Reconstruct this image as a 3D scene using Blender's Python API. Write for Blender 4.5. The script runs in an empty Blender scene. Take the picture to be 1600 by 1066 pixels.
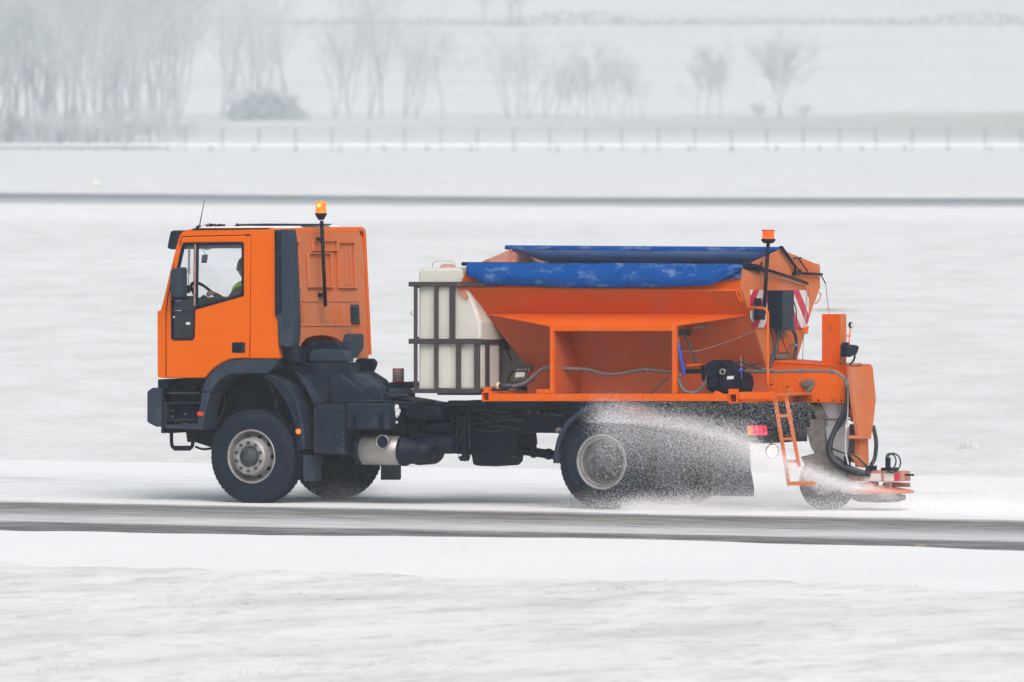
import bpy, bmesh, math, random
from mathutils import Vector, geometry
random.seed(7)
R = math.radians
sc = bpy.context.scene
COL = sc.collection

# ---------------------------------------------------------------- camera
FPX = 18600.0                       # focal length in pixels of a 1600 px wide frame
CAMZ = 4.65
PITCH = math.atan((533 - 157) / FPX)
cam_d = bpy.data.cameras.new('camera')
cam_d.sensor_width = 36.0
cam_d.lens = FPX / 1600 * 36.0
cam_d.clip_start = 1.0
cam_d.clip_end = 6000.0
cam_d.dof.use_dof = True
cam_d.dof.focus_distance = 136.5
cam_d.dof.aperture_fstop = 6.0
cam = bpy.data.objects.new('camera', cam_d)
COL.objects.link(cam)
cam.location = (0, 0, CAMZ)
cam.rotation_euler = (math.pi / 2 - PITCH, 0, 0)
sc.camera = cam

# ---------------------------------------------------------------- world and light
SUN_EL, SUN_AZ = 42.0, 166.0        # azimuth measured clockwise from +Y
w = bpy.data.worlds.new('World'); sc.world = w; w.use_nodes = True
nt = w.node_tree; nt.nodes.clear()
sky = nt.nodes.new('ShaderNodeTexSky'); sky.sky_type = 'NISHITA'; sky.sun_disc = False
sky.sun_elevation = R(SUN_EL); sky.sun_rotation = R(SUN_AZ)
sky.air_density = 1.0; sky.dust_density = 6.0; sky.ozone_density = 1.0
hs = nt.nodes.new('ShaderNodeHueSaturation'); hs.inputs['Saturation'].default_value = 0.60; hs.inputs['Hue'].default_value = 0.455
bg = nt.nodes.new('ShaderNodeBackground'); bg.inputs[1].default_value = 0.07
wo = nt.nodes.new('ShaderNodeOutputWorld')
nt.links.new(sky.outputs[0], hs.inputs['Color']); nt.links.new(hs.outputs[0], bg.inputs[0]); nt.links.new(bg.outputs[0], wo.inputs[0])
sd = bpy.data.lights.new('sun', 'SUN'); sd.energy = 0.8; sd.angle = R(40); sd.color = (1.0, 0.985, 0.96)
sun = bpy.data.objects.new('sun', sd); COL.objects.link(sun)
_az = R(SUN_AZ); _el = R(SUN_EL)
sdir = Vector((math.sin(_az) * math.cos(_el), math.cos(_az) * math.cos(_el), math.sin(_el)))
sun.rotation_euler = (-sdir).to_track_quat('-Z', 'Y').to_euler()
sun.location = (0, 60, 60)
sc.view_settings.view_transform = 'Standard'; sc.view_settings.look = 'None'
sc.view_settings.gamma = 1.0; sc.view_settings.exposure = 0.97
sc.render.engine = 'CYCLES'
cy = sc.cycles
cy.max_bounces = 7; cy.diffuse_bounces = 4; cy.glossy_bounces = 3; cy.transmission_bounces = 6
cy.volume_bounces = 2; cy.transparent_max_bounces = 16; cy.use_denoising = True
cy.volume_step_rate = 1.0
cy.caustics_reflective = False; cy.caustics_refractive = False

# ---------------------------------------------------------------- frame of the truck
TH = R(26.5)
RV = Vector((math.cos(TH), -math.sin(TH), 0))     # rearwards
LV = Vector((math.sin(TH), math.cos(TH), 0))      # across, away from the camera
CP = Vector((0, 0, CAMZ))
def ray(px, py):
    dx = (px - 800) / FPX; dy = (533 - py) / FPX
    return Vector((dx, math.cos(PITCH) + math.sin(PITCH) * dy, -math.sin(PITCH) + math.cos(PITCH) * dy))
def ground(px, py, z=0.0):
    d = ray(px, py); k = (z - CAMZ) / d.z
    return CP + d * k
def atY(px, py, Y):
    d = ray(px, py); return CP + d * (Y / d.y)
ORG = ground(395, 787)
def q(px, py, t):                                  # pixel on the plane at lateral distance t -> (s, z)
    d = ray(px, py); k = (t - (CP - ORG).dot(LV)) / d.dot(LV)
    p = CP + d * k - ORG
    return (p.dot(RV), p.z)
def q2(px, py, s):                                 # pixel on the cross plane at s -> (t, z)
    d = ray(px, py); k = (s - (CP - ORG).dot(RV)) / d.dot(RV)
    p = CP + d * k - ORG
    return (p.dot(LV), p.z)
def q3(px, py, t):
    s, z = q(px, py, t); return Vector((s, t, z))

# ---------------------------------------------------------------- mesh building
SPLIT = set('wheel_nut vent_hole bolt rivet latch hydraulic_coupling sticker spinner_vane roof_horn wiper leaf_spring cage_bolt step_bolt strut_bolt hose_clip brake_line cable_loom drain_valve valve_bracket black_hose thin_cable pull_cable hydraulic_hose hose_bracket spinner_hose white_stripe worn_marking red_lens lamp_cell spinner_motor step_tread pump_motor brine_hose engine_hose mounting_bracket lid_strap wheel_guard lever_linkage'.split())
class MB:
    def __init__(self): self.v = []; self.f = []; self.sm = []
    def add(self, vs, fs, smooth=False):
        o = len(self.v); self.v += [tuple(x) for x in vs]
        for f in fs: self.f.append(tuple(i + o for i in f)); self.sm.append(smooth)
        return self
    def prism(self, poly, t0, t1, holes=(), plane='sz'):
        """poly of (a, b) pairs; plane sz: extruded over t; plane tz: extruded over s."""
        def P(a, b, t): return (a, t, b) if plane == 'sz' else ((t, a, b) if plane == 'tz' else (a, b, t))
        loops = [list(poly)] + [list(h) for h in holes]
        flat = [p for l in loops for p in l]; n = len(flat)
        vs = [P(a, b, t0) for a, b in flat] + [P(a, b, t1) for a, b in flat]
        fs = []
        if holes:
            tris = geometry.tessellate_polygon([[Vector((a, b, 0)) for a, b in l] for l in loops])
            fs += [tuple(t) for t in tris] + [tuple(i + n for i in reversed(t)) for t in tris]
        else:
            fs += [tuple(range(n)), tuple(range(2 * n - 1, n - 1, -1))]
        o = 0
        for l in loops:
            m = len(l)
            for i in range(m):
                a = o + i; b = o + (i + 1) % m
                fs.append((b, a, a + n, b + n))
            o += m
        return self.add(vs, fs)
    def pp(self, pts, t0, t1, holes=(), tref=None):
        tr = t0 if tref is None else tref
        return self.prism([q(x, y, tr) for x, y in pts], t0, t1, [[q(x, y, tr) for x, y in h] for h in holes])
    def rp(self, pts, s1, depth, holes=()):         # polygon on a rear facing plane
        return self.prism([q2(x, y, s1) for x, y in pts], s1 - depth, s1, [[q2(x, y, s1) for x, y in h] for h in holes], plane='tz')
    def box(self, s0, s1, t0, t1, z0, z1): return self.prism([(s0, z0), (s1, z0), (s1, z1), (s0, z1)], t0, t1)
    def pbox(self, x0, y0, x1, y1, t0, t1): return self.pp([(x0, y1), (x1, y1), (x1, y0), (x0, y0)], t0, t1)
    def rbox(self, x0, y0, x1, y1, s1, depth): return self.rp([(x0, y1), (x1, y1), (x1, y0), (x0, y0)], s1, depth)
    def tube(self, pts, r, n=8, caps=True, smooth=True, r1=None):
        pts = [Vector(p) for p in pts]; vs = []; fs = []
        N = len(pts); up = Vector((0, 0, 1)); prev = None
        for i, p in enumerate(pts):
            d = (pts[min(i + 1, N - 1)] - pts[max(i - 1, 0)])
            if d.length < 1e-9: d = Vector((0, 0, 1))
            d.normalize()
            if prev is None:
                a = d.cross(up)
                if a.length < 0.05: a = d.cross(Vector((0, 1, 0)))
            else:
                a = prev - d * prev.dot(d)
            a.normalize(); prev = a; b = d.cross(a)
            rr = r if r1 is None else r + (r1 - r) * i / (N - 1)
            for k in range(n):
                an = 2 * math.pi * k / n
                vs.append(p + (a * math.cos(an) + b * math.sin(an)) * rr)
        for i in range(N - 1):
            for k in range(n):
                k2 = (k + 1) % n
                fs.append((i * n + k2, i * n + k, (i + 1) * n + k, (i + 1) * n + k2))
        self.add(vs, fs, smooth)
        if caps: self.add(vs[:n] + vs[-n:], [tuple(range(n)), tuple(range(2 * n - 1, n - 1, -1))])
        return self
    def ptube(self, pts, rpx, n=8, curve=True):
        P = [q3(*p) for p in pts]
        if curve and len(P) > 2: P = spline(P)
        return self.tube(P, rpx / 136.0, n)
    def lathe(self, prof, c, axis='t', n=48, smooth=True, closed=False):
        """prof = (radius, along) pairs; c = (s, t, z); along is added on the axis."""
        vs = []; m = len(prof)
        for r, a in prof:
            for k in range(n):
                an = 2 * math.pi * k / n; x = r * math.cos(an); y = r * math.sin(an)
                if axis == 't': vs.append((c[0] + x, c[1] + a, c[2] + y))
                elif axis == 'z': vs.append((c[0] + x, c[1] + y, c[2] + a))
                else: vs.append((c[0] + a, c[1] + x, c[2] + y))
        fs = []
        rng = m if closed else m - 1
        for i in range(rng):
            j = (i + 1) % m
            for k in range(n):
                k2 = (k + 1) % n
                if axis == 't': fs.append((i * n + k, i * n + k2, j * n + k2, j * n + k))
                else: fs.append((i * n + k2, i * n + k, j * n + k, j * n + k2))
        return self.add(vs, fs, smooth)
    def cyl(self, c, r, a0, a1, axis='t', n=24):
        return self.lathe([(1e-4, a0), (r, a0)], c, axis, n, False).lathe([(r, a0), (r, a1)], c, axis, n, True).lathe([(r, a1), (1e-4, a1)], c, axis, n, False)
    def islands(self):
        par = {}
        def find(a):
            while par.setdefault(a, a) != a: par[a] = par[par[a]]; a = par[a]
            return a
        key = [tuple(round(c, 4) for c in v) for v in self.v]
        for f in self.f:
            r = find(key[f[0]])
            for i in f[1:]: par[find(key[i])] = r
        out = {}
        for f, s in zip(self.f, self.sm):
            m = out.setdefault(find(key[f[0]]), (MB(), {}))
            idx = []
            for i in f:
                if i not in m[1]: m[1][i] = len(m[0].v); m[0].v.append(self.v[i])
                idx.append(m[1][i])
            m[0].f.append(tuple(idx)); m[0].sm.append(s)
        return [m[0] for m in out.values()]
    def build(self, name, mat, parent=None, bevel=0.0, solid=0.0, subsurf=0):
        if name in SPLIT:
            isl = self.islands()
            if len(isl) > 1:
                return [x._build(name, mat, parent, bevel, solid, subsurf) for x in isl][0]
        return self._build(name, mat, parent, bevel, solid, subsurf)
    def _build(self, name, mat, parent=None, bevel=0.0, solid=0.0, subsurf=0):
        me = bpy.data.meshes.new(name); me.from_pydata(self.v, [], self.f)
        me.polygons.foreach_set('use_smooth', self.sm)
        me.materials.append(mat)
        bm = bmesh.new(); bm.from_mesh(me)
        bmesh.ops.remove_doubles(bm, verts=bm.verts, dist=1e-5)
        bmesh.ops.recalc_face_normals(bm, faces=bm.faces)
        bm.to_mesh(me); bm.free()
        o = bpy.data.objects.new(name, me); COL.objects.link(o)
        if parent is not None: o.parent = parent
        if solid:
            m = o.modifiers.new('solid', 'SOLIDIFY'); m.thickness = solid; m.offset = 0
        if bevel:
            m = o.modifiers.new('bevel', 'BEVEL'); m.width = bevel; m.segments = 2; m.limit_method = 'ANGLE'; m.angle_limit = R(42)
        if subsurf:
            m = o.modifiers.new('sub', 'SUBSURF'); m.levels = subsurf; m.render_levels = subsurf
        return o
def spline(P, k=6):
    out = []
    N = len(P)
    for i in range(N - 1):
        p0 = P[max(i - 1, 0)]; p1 = P[i]; p2 = P[i + 1]; p3 = P[min(i + 2, N - 1)]
        for j in range(k):
            u = j / k
            out.append(0.5 * ((2 * p1) + (p2 - p0) * u + (2 * p0 - 5 * p1 + 4 * p2 - p3) * u * u + (-p0 + 3 * p1 - 3 * p2 + p3) * u ** 3))
    out.append(P[-1]); return out
def empty(name, loc=(0, 0, 0), rz=0.0, parent=None):
    o = bpy.data.objects.new(name, None); COL.objects.link(o); o.location = loc; o.rotation_euler = (0, 0, rz)
    o.empty_display_size = 0.2
    if parent is not None: o.parent = parent
    return o
def tag(o, label=None, cat=None, group=None, kind=None):
    if label: o['label'] = label
    if cat: o['category'] = cat
    if group: o['group'] = group
    if kind: o['kind'] = kind
    return o

# ---------------------------------------------------------------- materials
def mat(name, base, rough=0.5, metal=0.0, dirt=None, dirt_amt=0.5, dscale=3.0, dlow=None, bump=0.0, bscale=40.0, coat=0.0, spec=0.5, dstretch=(1, 1, 1), var=0.0):
    m = bpy.data.materials.new(name); m.use_nodes = True
    n = m.node_tree.nodes; L = m.node_tree.links
    b = n['Principled BSDF']
    b.inputs['Base Color'].default_value = (*base, 1); b.inputs['Roughness'].default_value = rough
    b.inputs['Metallic'].default_value = metal; b.inputs['Specular IOR Level'].default_value = spec
    if coat or 'orange' in name:
        b.inputs['Specular Tint'].default_value = (1.0, 0.30, 0.04, 1)
    if coat: b.inputs['Coat Weight'].default_value = coat; b.inputs['Coat Roughness'].default_value = 0.12
    tc = n.new('ShaderNodeTexCoord')
    mp = n.new('ShaderNodeMapping'); mp.inputs['Scale'].default_value = dstretch
    L.new(tc.outputs['Object'], mp.inputs[0])
    col = None
    if dirt is not None:
        nz = n.new('ShaderNodeTexNoise'); nz.inputs['Scale'].default_value = dscale; nz.inputs['Detail'].default_value = 10; nz.inputs['Roughness'].default_value = 0.78 if 'tarp' in name else 0.68
        L.new(mp.outputs[0], nz.inputs['Vector'])
        mr = n.new('ShaderNodeMapRange'); mr.inputs[1].default_value = 0.66 - 0.42 * dirt_amt; mr.inputs[2].default_value = 0.86 - 0.22 * dirt_amt
        mr.inputs[4].default_value = min(1.0, 0.35 + dirt_amt * 0.6)
        L.new(nz.outputs[0], mr.inputs[0])
        fac = mr.outputs[0]
        if dlow is not None:                       # road salt settles on the lower parts: (z with full cover, z with none)
            sx = n.new('ShaderNodeSeparateXYZ'); L.new(tc.outputs['Object'], sx.inputs[0])
            m2 = n.new('ShaderNodeMapRange'); m2.inputs[1].default_value = dlow[1]; m2.inputs[2].default_value = dlow[0]; L.new(sx.outputs[2], m2.inputs[0])
            mm = n.new('ShaderNodeMath'); mm.operation = 'MULTIPLY'; L.new(fac, mm.inputs[0]); L.new(m2.outputs[0], mm.inputs[1]); fac = mm.outputs[0]
        mx = n.new('ShaderNodeMix'); mx.data_type = 'RGBA'
        mx.inputs[6].default_value = (*base, 1); mx.inputs[7].default_value = (*dirt, 1)
        L.new(fac, mx.inputs[0]); L.new(mx.outputs[2], b.inputs['Base Color'])
        rr = n.new('ShaderNodeMapRange'); rr.inputs[3].default_value = rough; rr.inputs[4].default_value = min(1, rough + 0.35); L.new(fac, rr.inputs[0]); L.new(rr.outputs[0], b.inputs['Roughness'])
    if bump:
        nb = n.new('ShaderNodeTexNoise'); nb.inputs['Scale'].default_value = bscale; nb.inputs['Detail'].default_value = 5
        L.new(tc.outputs['Object'], nb.inputs['Vector'])
        bp = n.new('ShaderNodeBump'); bp.inputs['Strength'].default_value = bump; bp.inputs['Distance'].default_value = 0.02
        L.new(nb.outputs[0], bp.inputs['Height']); L.new(bp.outputs[0], b.inputs['Normal'])
    return m
def emis(name, base, e, strength, rough=0.3):
    m = mat(name, base, rough); b = m.node_tree.nodes['Principled BSDF']
    b.inputs['Emission Color'].default_value = (*e, 1); b.inputs['Emission Strength'].default_value = strength; return m
SALT = (0.42, 0.40, 0.40)
M = {}
M['orange'] = mat('orange_paint', (0.70, 0.120, 0.001), 0.28, dirt=(0.60, 0.16, 0.03), dirt_amt=0.25, dscale=1.6, bump=0.07, bscale=2.5)
M['hopper'] = mat('hopper_orange_paint', (0.62, 0.080, 0.001), 0.42, dirt=(0.42, 0.12, 0.06), dirt_amt=0.35, dscale=2.2, bump=0.06, bscale=4)
M['frame_orange'] = mat('frame_orange_paint', (0.68, 0.105, 0.001), 0.42, dirt=(0.55, 0.22, 0.12), dirt_amt=0.4, dscale=14)
M['salty'] = mat('salt_covered_orange_paint', (0.54, 0.140, 0.042), 0.7, dirt=(0.46, 0.225, 0.145), dirt_amt=0.6, dscale=1.8, bump=0.05, bscale=30)
M['hopper_low'] = mat('salt_dusted_hopper_paint', (0.55, 0.078, 0.003), 0.6, dirt=(0.36, 0.12, 0.075), dirt_amt=0.55, dscale=3.5, bump=0.05, bscale=30)
M['rusty'] = mat('rusty_salt_steel', (0.40, 0.13, 0.08), 0.8, dirt=(0.62, 0.48, 0.42), dirt_amt=0.6, dscale=5)
M['plastic'] = mat('dark_grey_plastic', (0.006, 0.015, 0.031), 0.6, spec=0.22, dirt=(0.055, 0.068, 0.086), dirt_amt=0.42, dscale=6, bump=0.06, bscale=60)
M['trim'] = mat('slate_grey_plastic', (0.018, 0.033, 0.056), 0.65, spec=0.25, dirt=(0.09, 0.10, 0.12), dirt_amt=0.35, dscale=3)
M['black'] = mat('black_chassis_paint', (0.002, 0.006, 0.018), 0.5, spec=0.16, dirt=(0.020, 0.034, 0.058), dirt_amt=0.4, dscale=5, bump=0.1, bscale=20)
M['rubber'] = mat('tyre_rubber', (0.007, 0.014, 0.027), 0.75, spec=0.15, dirt=(0.030, 0.042, 0.062), dirt_amt=0.4, dscale=3.5, bump=0.08, bscale=50)
M['rim'] = mat('steel_rim', (0.33, 0.325, 0.32), 0.45, 0.3, dirt=(0.09, 0.10, 0.115), dirt_amt=0.6, dscale=7)
M['rimdark'] = mat('dirty_rim_barrel', (0.13, 0.135, 0.14), 0.6, dirt=(0.30, 0.29, 0.28), dirt_amt=0.35, dscale=8)
M['hubdark'] = mat('dark_hub', (0.022, 0.030, 0.042), 0.6, dirt=(0.2, 0.19, 0.18), dirt_amt=0.3, dscale=9)
M['steel'] = mat('brushed_steel', (0.36, 0.355, 0.345), 0.38, 0.75, dirt=(0.30, 0.27, 0.24), dirt_amt=0.5, dscale=3)
M['hose'] = mat('grey_rubber_hose', (0.13, 0.125, 0.12), 0.6, dirt=(0.24, 0.22, 0.21), dirt_amt=0.4, dscale=8)
M['bhose'] = mat('black_rubber_hose', (0.022, 0.030, 0.042), 0.5)
M['tank'] = mat('translucent_white_plastic', (0.56, 0.565, 0.51), 0.45, dirt=(0.46, 0.45, 0.40), dirt_amt=0.5, dscale=1.5, bump=0.05, bscale=3)
M['cage'] = mat('brown_painted_steel', (0.040, 0.028, 0.034), 0.55, dirt=(0.07, 0.06, 0.065), dirt_amt=0.4, dscale=6)
M['tarp'] = mat('blue_tarpaulin', (0.0, 0.062, 0.27), 0.5, spec=0.08, dirt=(0.42, 0.54, 0.66), dirt_amt=0.40, dscale=6.0, dstretch=(0.45, 1, 1.0), bump=0.4, bscale=5)
def sharpen(m, lo, hi, top):
    for n_ in m.node_tree.nodes:
        if n_.type == 'MAP_RANGE':
            n_.inputs[1].default_value = lo; n_.inputs[2].default_value = hi; n_.inputs[4].default_value = top; break
sharpen(M['tarp'], 0.53, 0.72, 0.5)
M['tarp_in'] = mat('dark_tarpaulin_underside', (0.11, 0.26, 0.62), 0.7, dirt=(0.45, 0.52, 0.62), dirt_amt=0.45, dscale=2.0, dstretch=(0.6, 1, 3))
M['wire'] = mat('galvanised_cable', (0.30, 0.30, 0.30), 0.5, 0.4)
M['white'] = mat('white_label', (0.65, 0.64, 0.62), 0.6)
M['cream'] = mat('cream_plastic', (0.55, 0.50, 0.34), 0.5)
M['red'] = mat('red_reflector', (0.55, 0.02, 0.06), 0.35)
M['blue'] = mat('blue_plastic', (0.01, 0.07, 0.42), 0.4)
M['grey'] = mat('grey_filter', (0.20, 0.185, 0.175), 0.5, dirt=(0.3, 0.28, 0.27), dirt_amt=0.4, dscale=10)
M['zinc'] = mat('salt_grey_steel', (0.115, 0.105, 0.10), 0.75, dirt=(0.27, 0.26, 0.26), dirt_amt=0.55, dscale=12)
M['pale'] = mat('pale_grey_sheet', (0.50, 0.51, 0.52), 0.6, dirt=(0.38, 0.38, 0.39), dirt_amt=0.5, dscale=6)
M['amber_lit'] = emis('lit_amber_lens', (0.85, 0.16, 0.01), (1.0, 0.20, 0.01), 0.35)
M['amber_core'] = emis('lit_amber_bulb', (1, 0.6, 0.1), (1.0, 0.55, 0.05), 2.2)
M['redlamp'] = emis('lit_red_lens', (0.6, 0.02, 0.05), (1.0, 0.03, 0.10), 0.6)
M['worklamp'] = emis('lit_work_lamp', (0.9, 0.9, 0.8), (1.0, 0.93, 0.75), 0.35)
M['grey_jacket'] = mat('grey_brown_jacket', (0.07, 0.06, 0.058), 0.9)
M['vest'] = mat('hi_vis_yellow', (0.42, 0.85, 0.02), 0.7)
M['skin'] = mat('skin', (0.42, 0.25, 0.18), 0.6)
M['hair'] = mat('grey_knit_cap', (0.12, 0.12, 0.125), 0.9)
M['ice'] = mat('ice', (0.75, 0.77, 0.79), 0.3, bump=0.5, bscale=30)
M['snowp'] = mat('packed_snow', (0.80, 0.81, 0.83), 0.7, bump=0.3, bscale=10)

def glass_mat(name, tint, gloss=0.12):
    m = bpy.data.materials.new(name); m.use_nodes = True; n = m.node_tree.nodes; L = m.node_tree.links; n.clear()
    o = n.new('ShaderNodeOutputMaterial'); tr = n.new('ShaderNodeBsdfTransparent'); tr.inputs[0].default_value = (*tint, 1)
    g = n.new('ShaderNodeBsdfGlossy'); g.inputs['Roughness'].default_value = 0.03; g.inputs[0].default_value = (0.8, 0.85, 0.9, 1)
    fr = n.new('ShaderNodeFresnel'); fr.inputs[0].default_value = 1.45
    mu = n.new('ShaderNodeMath'); mu.operation = 'MULTIPLY_ADD'; mu.inputs[1].default_value = 0.4; mu.inputs[2].default_value = gloss * 0.3
    mx = n.new('ShaderNodeMixShader'); L.new(fr.outputs[0], mu.inputs[0]); L.new(mu.outputs[0], mx.inputs[0])
    L.new(tr.outputs[0], mx.inputs[1]); L.new(g.outputs[0], mx.inputs[2]); L.new(mx.outputs[0], o.inputs[0]); return m
M['glass'] = glass_mat('window_glass', (0.985, 0.992, 0.995), 0.02)
M['clearglass'] = glass_mat('windscreen_glass', (0.975, 0.985, 0.99), 0.0)
for n_ in M['clearglass'].node_tree.nodes:
    if n_.type == 'MATH': n_.inputs[1].default_value = 0.06
M['darkglass'] = glass_mat('smoked_window_glass', (0.5, 0.56, 0.62))

def stripes_mat():
    m = mat('red_white_warning_stripes', (0.7, 0.7, 0.7), 0.5); n = m.node_tree.nodes; L = m.node_tree.links
    tc = n.new('ShaderNodeTexCoord'); sx = n.new('ShaderNodeSeparateXYZ'); L.new(tc.outputs['Object'], sx.inputs[0])
    # chevron mirrored about the hopper's centre line
    a = n.new('ShaderNodeMath'); a.operation = 'SUBTRACT'; a.inputs[1].default_value = 1.17; L.new(sx.outputs[1], a.inputs[0])
    ab = n.new('ShaderNodeMath'); ab.operation = 'ABSOLUTE'; L.new(a.outputs[0], ab.inputs[0])
    k = n.new('ShaderNodeMath'); k.operation = 'MULTIPLY_ADD'; k.inputs[1].default_value = 1.0
    zz = n.new('ShaderNodeMath'); zz.operation = 'MULTIPLY'; zz.inputs[1].default_value = 0.93; L.new(sx.outputs[2], zz.inputs[0])
    L.new(ab.outputs[0], k.inputs[0]); L.new(zz.outputs[0], k.inputs[2])
    p = n.new('ShaderNodeMath'); p.operation = 'DIVIDE'; p.inputs[1].default_value = 0.345; L.new(k.outputs[0], p.inputs[0])
    fr = n.new('ShaderNodeMath'); fr.operation = 'FRACT'; L.new(p.outputs[0], fr.inputs[0])
    gt = n.new('ShaderNodeMath'); gt.operation = 'GREATER_THAN'; gt.inputs[1].default_value = 0.5; L.new(fr.outputs[0], gt.inputs[0])
    mx = n.new('ShaderNodeMix'); mx.data_type = 'RGBA'; mx.inputs[6].default_value = (0.62, 0.60, 0.58, 1); mx.inputs[7].default_value = (0.48, 0.015, 0.06, 1)
    L.new(gt.outputs[0], mx.inputs[0]); L.new(mx.outputs[2], n['Principled BSDF'].inputs['Base Color']); return m
M['stripes'] = stripes_mat()

# ---------------------------------------------------------------- setting: terrain
BK = 1.6          # the far country lies this much deeper than a first survey put it
def terr(Y, X=0.0):
    pts = [(-50, 0), (600, 0)] + [(a * BK, b * BK - (BK - 1) * CAMZ) for a, b in [(1100, 0), (1135, 0.3), (1200, 1.4), (1300, 2.6), (1420, 3.4), (1600, 6.0), (1900, 12.0), (2200, 18.4), (2230, 18.6), (2500, 27), (2900, 44), (3000, 50)]]
    for (a, b), (c, d) in zip(pts, pts[1:]):
        if Y <= c:
            u = (Y - a) / (c - a); return b + (d - b) * u
    return pts[-1][1]
def snow_ground_mat(name, bright, grass_amt, road=False):
    m = bpy.data.materials.new(name); m.use_nodes = True; n = m.node_tree.nodes; L = m.node_tree.links
    b = n['Principled BSDF']; b.inputs['Roughness'].default_value = 0.75; b.inputs['Specular IOR Level'].default_value = 0.2
    tc = n.new('ShaderNodeTexCoord')
    def noise(scale, det=6, rough=0.6, stretch=(1, 1, 1), rot=0.0):
        mp = n.new('ShaderNodeMapping'); mp.inputs['Scale'].default_value = stretch; mp.inputs['Rotation'].default_value = (0, 0, rot)
        L.new(tc.outputs['Object'], mp.inputs[0])
        z = n.new('ShaderNodeTexNoise'); z.inputs['Scale'].default_value = scale; z.inputs['Detail'].default_value = det; z.inputs['Roughness'].default_value = rough
        L.new(mp.outputs[0], z.inputs['Vector']); return z.outputs[0]
    def rng(src, a, c, lo=0.0, hi=1.0):
        r = n.new('ShaderNodeMapRange'); r.inputs[1].default_value = a; r.inputs[2].default_value = c; r.inputs[3].default_value = lo; r.inputs[4].default_value = hi
        L.new(src, r.inputs[0]); return r.outputs[0]
    def mul(x, y):
        k = n.new('ShaderNodeMath'); k.operation = 'MULTIPLY'; L.new(x, k.inputs[0])
        if isinstance(y, float): k.inputs[1].default_value = y
        else: L.new(y, k.inputs[1])
        return k.outputs[0]
    def mix(fac, c1, c2):
        x = n.new('ShaderNodeMix'); x.data_type = 'RGBA'; L.new(fac, x.inputs[0])
        for i, c in ((6, c1), (7, c2)):
            if isinstance(c, tuple): x.inputs[i].default_value = (*c, 1)
            else: L.new(c, x.inputs[i])
        return x.outputs[2]
    big = noise(0.05, 5, 0.6, (1, 0.4, 1)); mid = noise(0.5, 8, 0.7, (1.1, 0.30, 1)); fine = noise(5.0, 6, 0.7, (1.0, 0.35, 1))
    c = mix(rng(big, 0.35, 0.65), tuple(x * 0.93 for x in bright), bright)
    g = mul(rng(mid, 0.44, 0.70), grass_amt)
    c = mix(g, c, (0.50, 0.50, 0.50))
    tex = noise(3.6, 8, 0.75, (1.0, 0.45, 1)); c = mix(mul(rng(tex, 0.50, 0.68), min(0.8, grass_amt * 0.95)), c, (0.46, 0.46, 0.465))
    sp = mul(rng(fine, 0.60, 0.70), rng(mid, 0.42, 0.66)); sp = mul(sp, min(1.0, grass_amt * 1.8))
    c = mix(sp, c, (0.25, 0.25, 0.245))
    sx = n.new('ShaderNodeSeparateXYZ'); L.new(tc.outputs['Object'], sx.inputs[0])
    # dry grass bank beyond the fence
    if name == 'snow_field':
        m1 = mul(rng(sx.outputs[1], 1840, 1920), rng(sx.outputs[1], 2270, 2130)); m1 = mul(m1, rng(sx.outputs[0], -32, 88, 0.35, 1.0)); m1 = mul(m1, rng(noise(0.05, 6, 0.6, (0.4, 1, 1)), 0.3, 0.55, 0.45, 1.0))
        c = mix(m1, c, (0.40, 0.38, 0.365))
        m2 = mul(rng(sx.outputs[1], 2320, 2560), rng(noise(0.012, 6, 0.7, (0.35, 1, 1)), 0.45, 0.62)); m2 = mul(m2, 0.25)
        m3 = mul(rng(sx.outputs[1], 535, 528), rng(sx.outputs[1], 440, 480))
        c = mix(mul(m3, 0.45), c, (0.90, 0.905, 0.915))
        c = mix(m2, c, (0.33, 0.33, 0.33))
    L.new(c, b.inputs['Base Color'])
    bp = n.new('ShaderNodeBump'); bp.inputs['Strength'].default_value = 0.6; bp.inputs['Distance'].default_value = 0.05
    L.new(tex, bp.inputs['Height']); L.new(bp.outputs[0], b.inputs['Normal'])
    return m
M['snow_field'] = snow_ground_mat('snow_field', (0.785, 0.808, 0.818), 0.45)
M['snow_rough'] = snow_ground_mat('rough_snow_cover', (0.805, 0.828, 0.838), 0.66)
M['snow_smooth'] = snow_ground_mat('drifted_snow', (0.845, 0.868, 0.878), 0.05)

tb = MB()
ys = [-40, 40, 80, 200, 400, 600, 900, 1300, 1600, 1740] + [1760 + i * 32 for i in range(20)] + [2400 + i * 80 for i in range(31)]
xs = [-600, -450, -320] + [-240 + 20 * i for i in range(25)] + [320, 450, 600]
vs = []
for Y in ys:
    for X in xs:
        h = terr(Y)
        if Y > 1780: h += 0.25 * math.sin(X * 0.05 + Y * 0.01) + 0.2 * math.sin(X * 0.11 + Y * 0.03)
        vs.append((X, Y, h))
nx = len(xs)
tb.add(vs, [(j * nx + i, j * nx + i + 1, (j + 1) * nx + i + 1, (j + 1) * nx + i) for j in range(len(ys) - 1) for i in range(nx - 1)], True)
gr = tb.build('ground', M['snow_field']); tag(gr, kind='structure')

def tk(s, t, z=0.0): v = ORG + RV * s + LV * t; return Vector((v.x, v.y, z))
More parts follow.
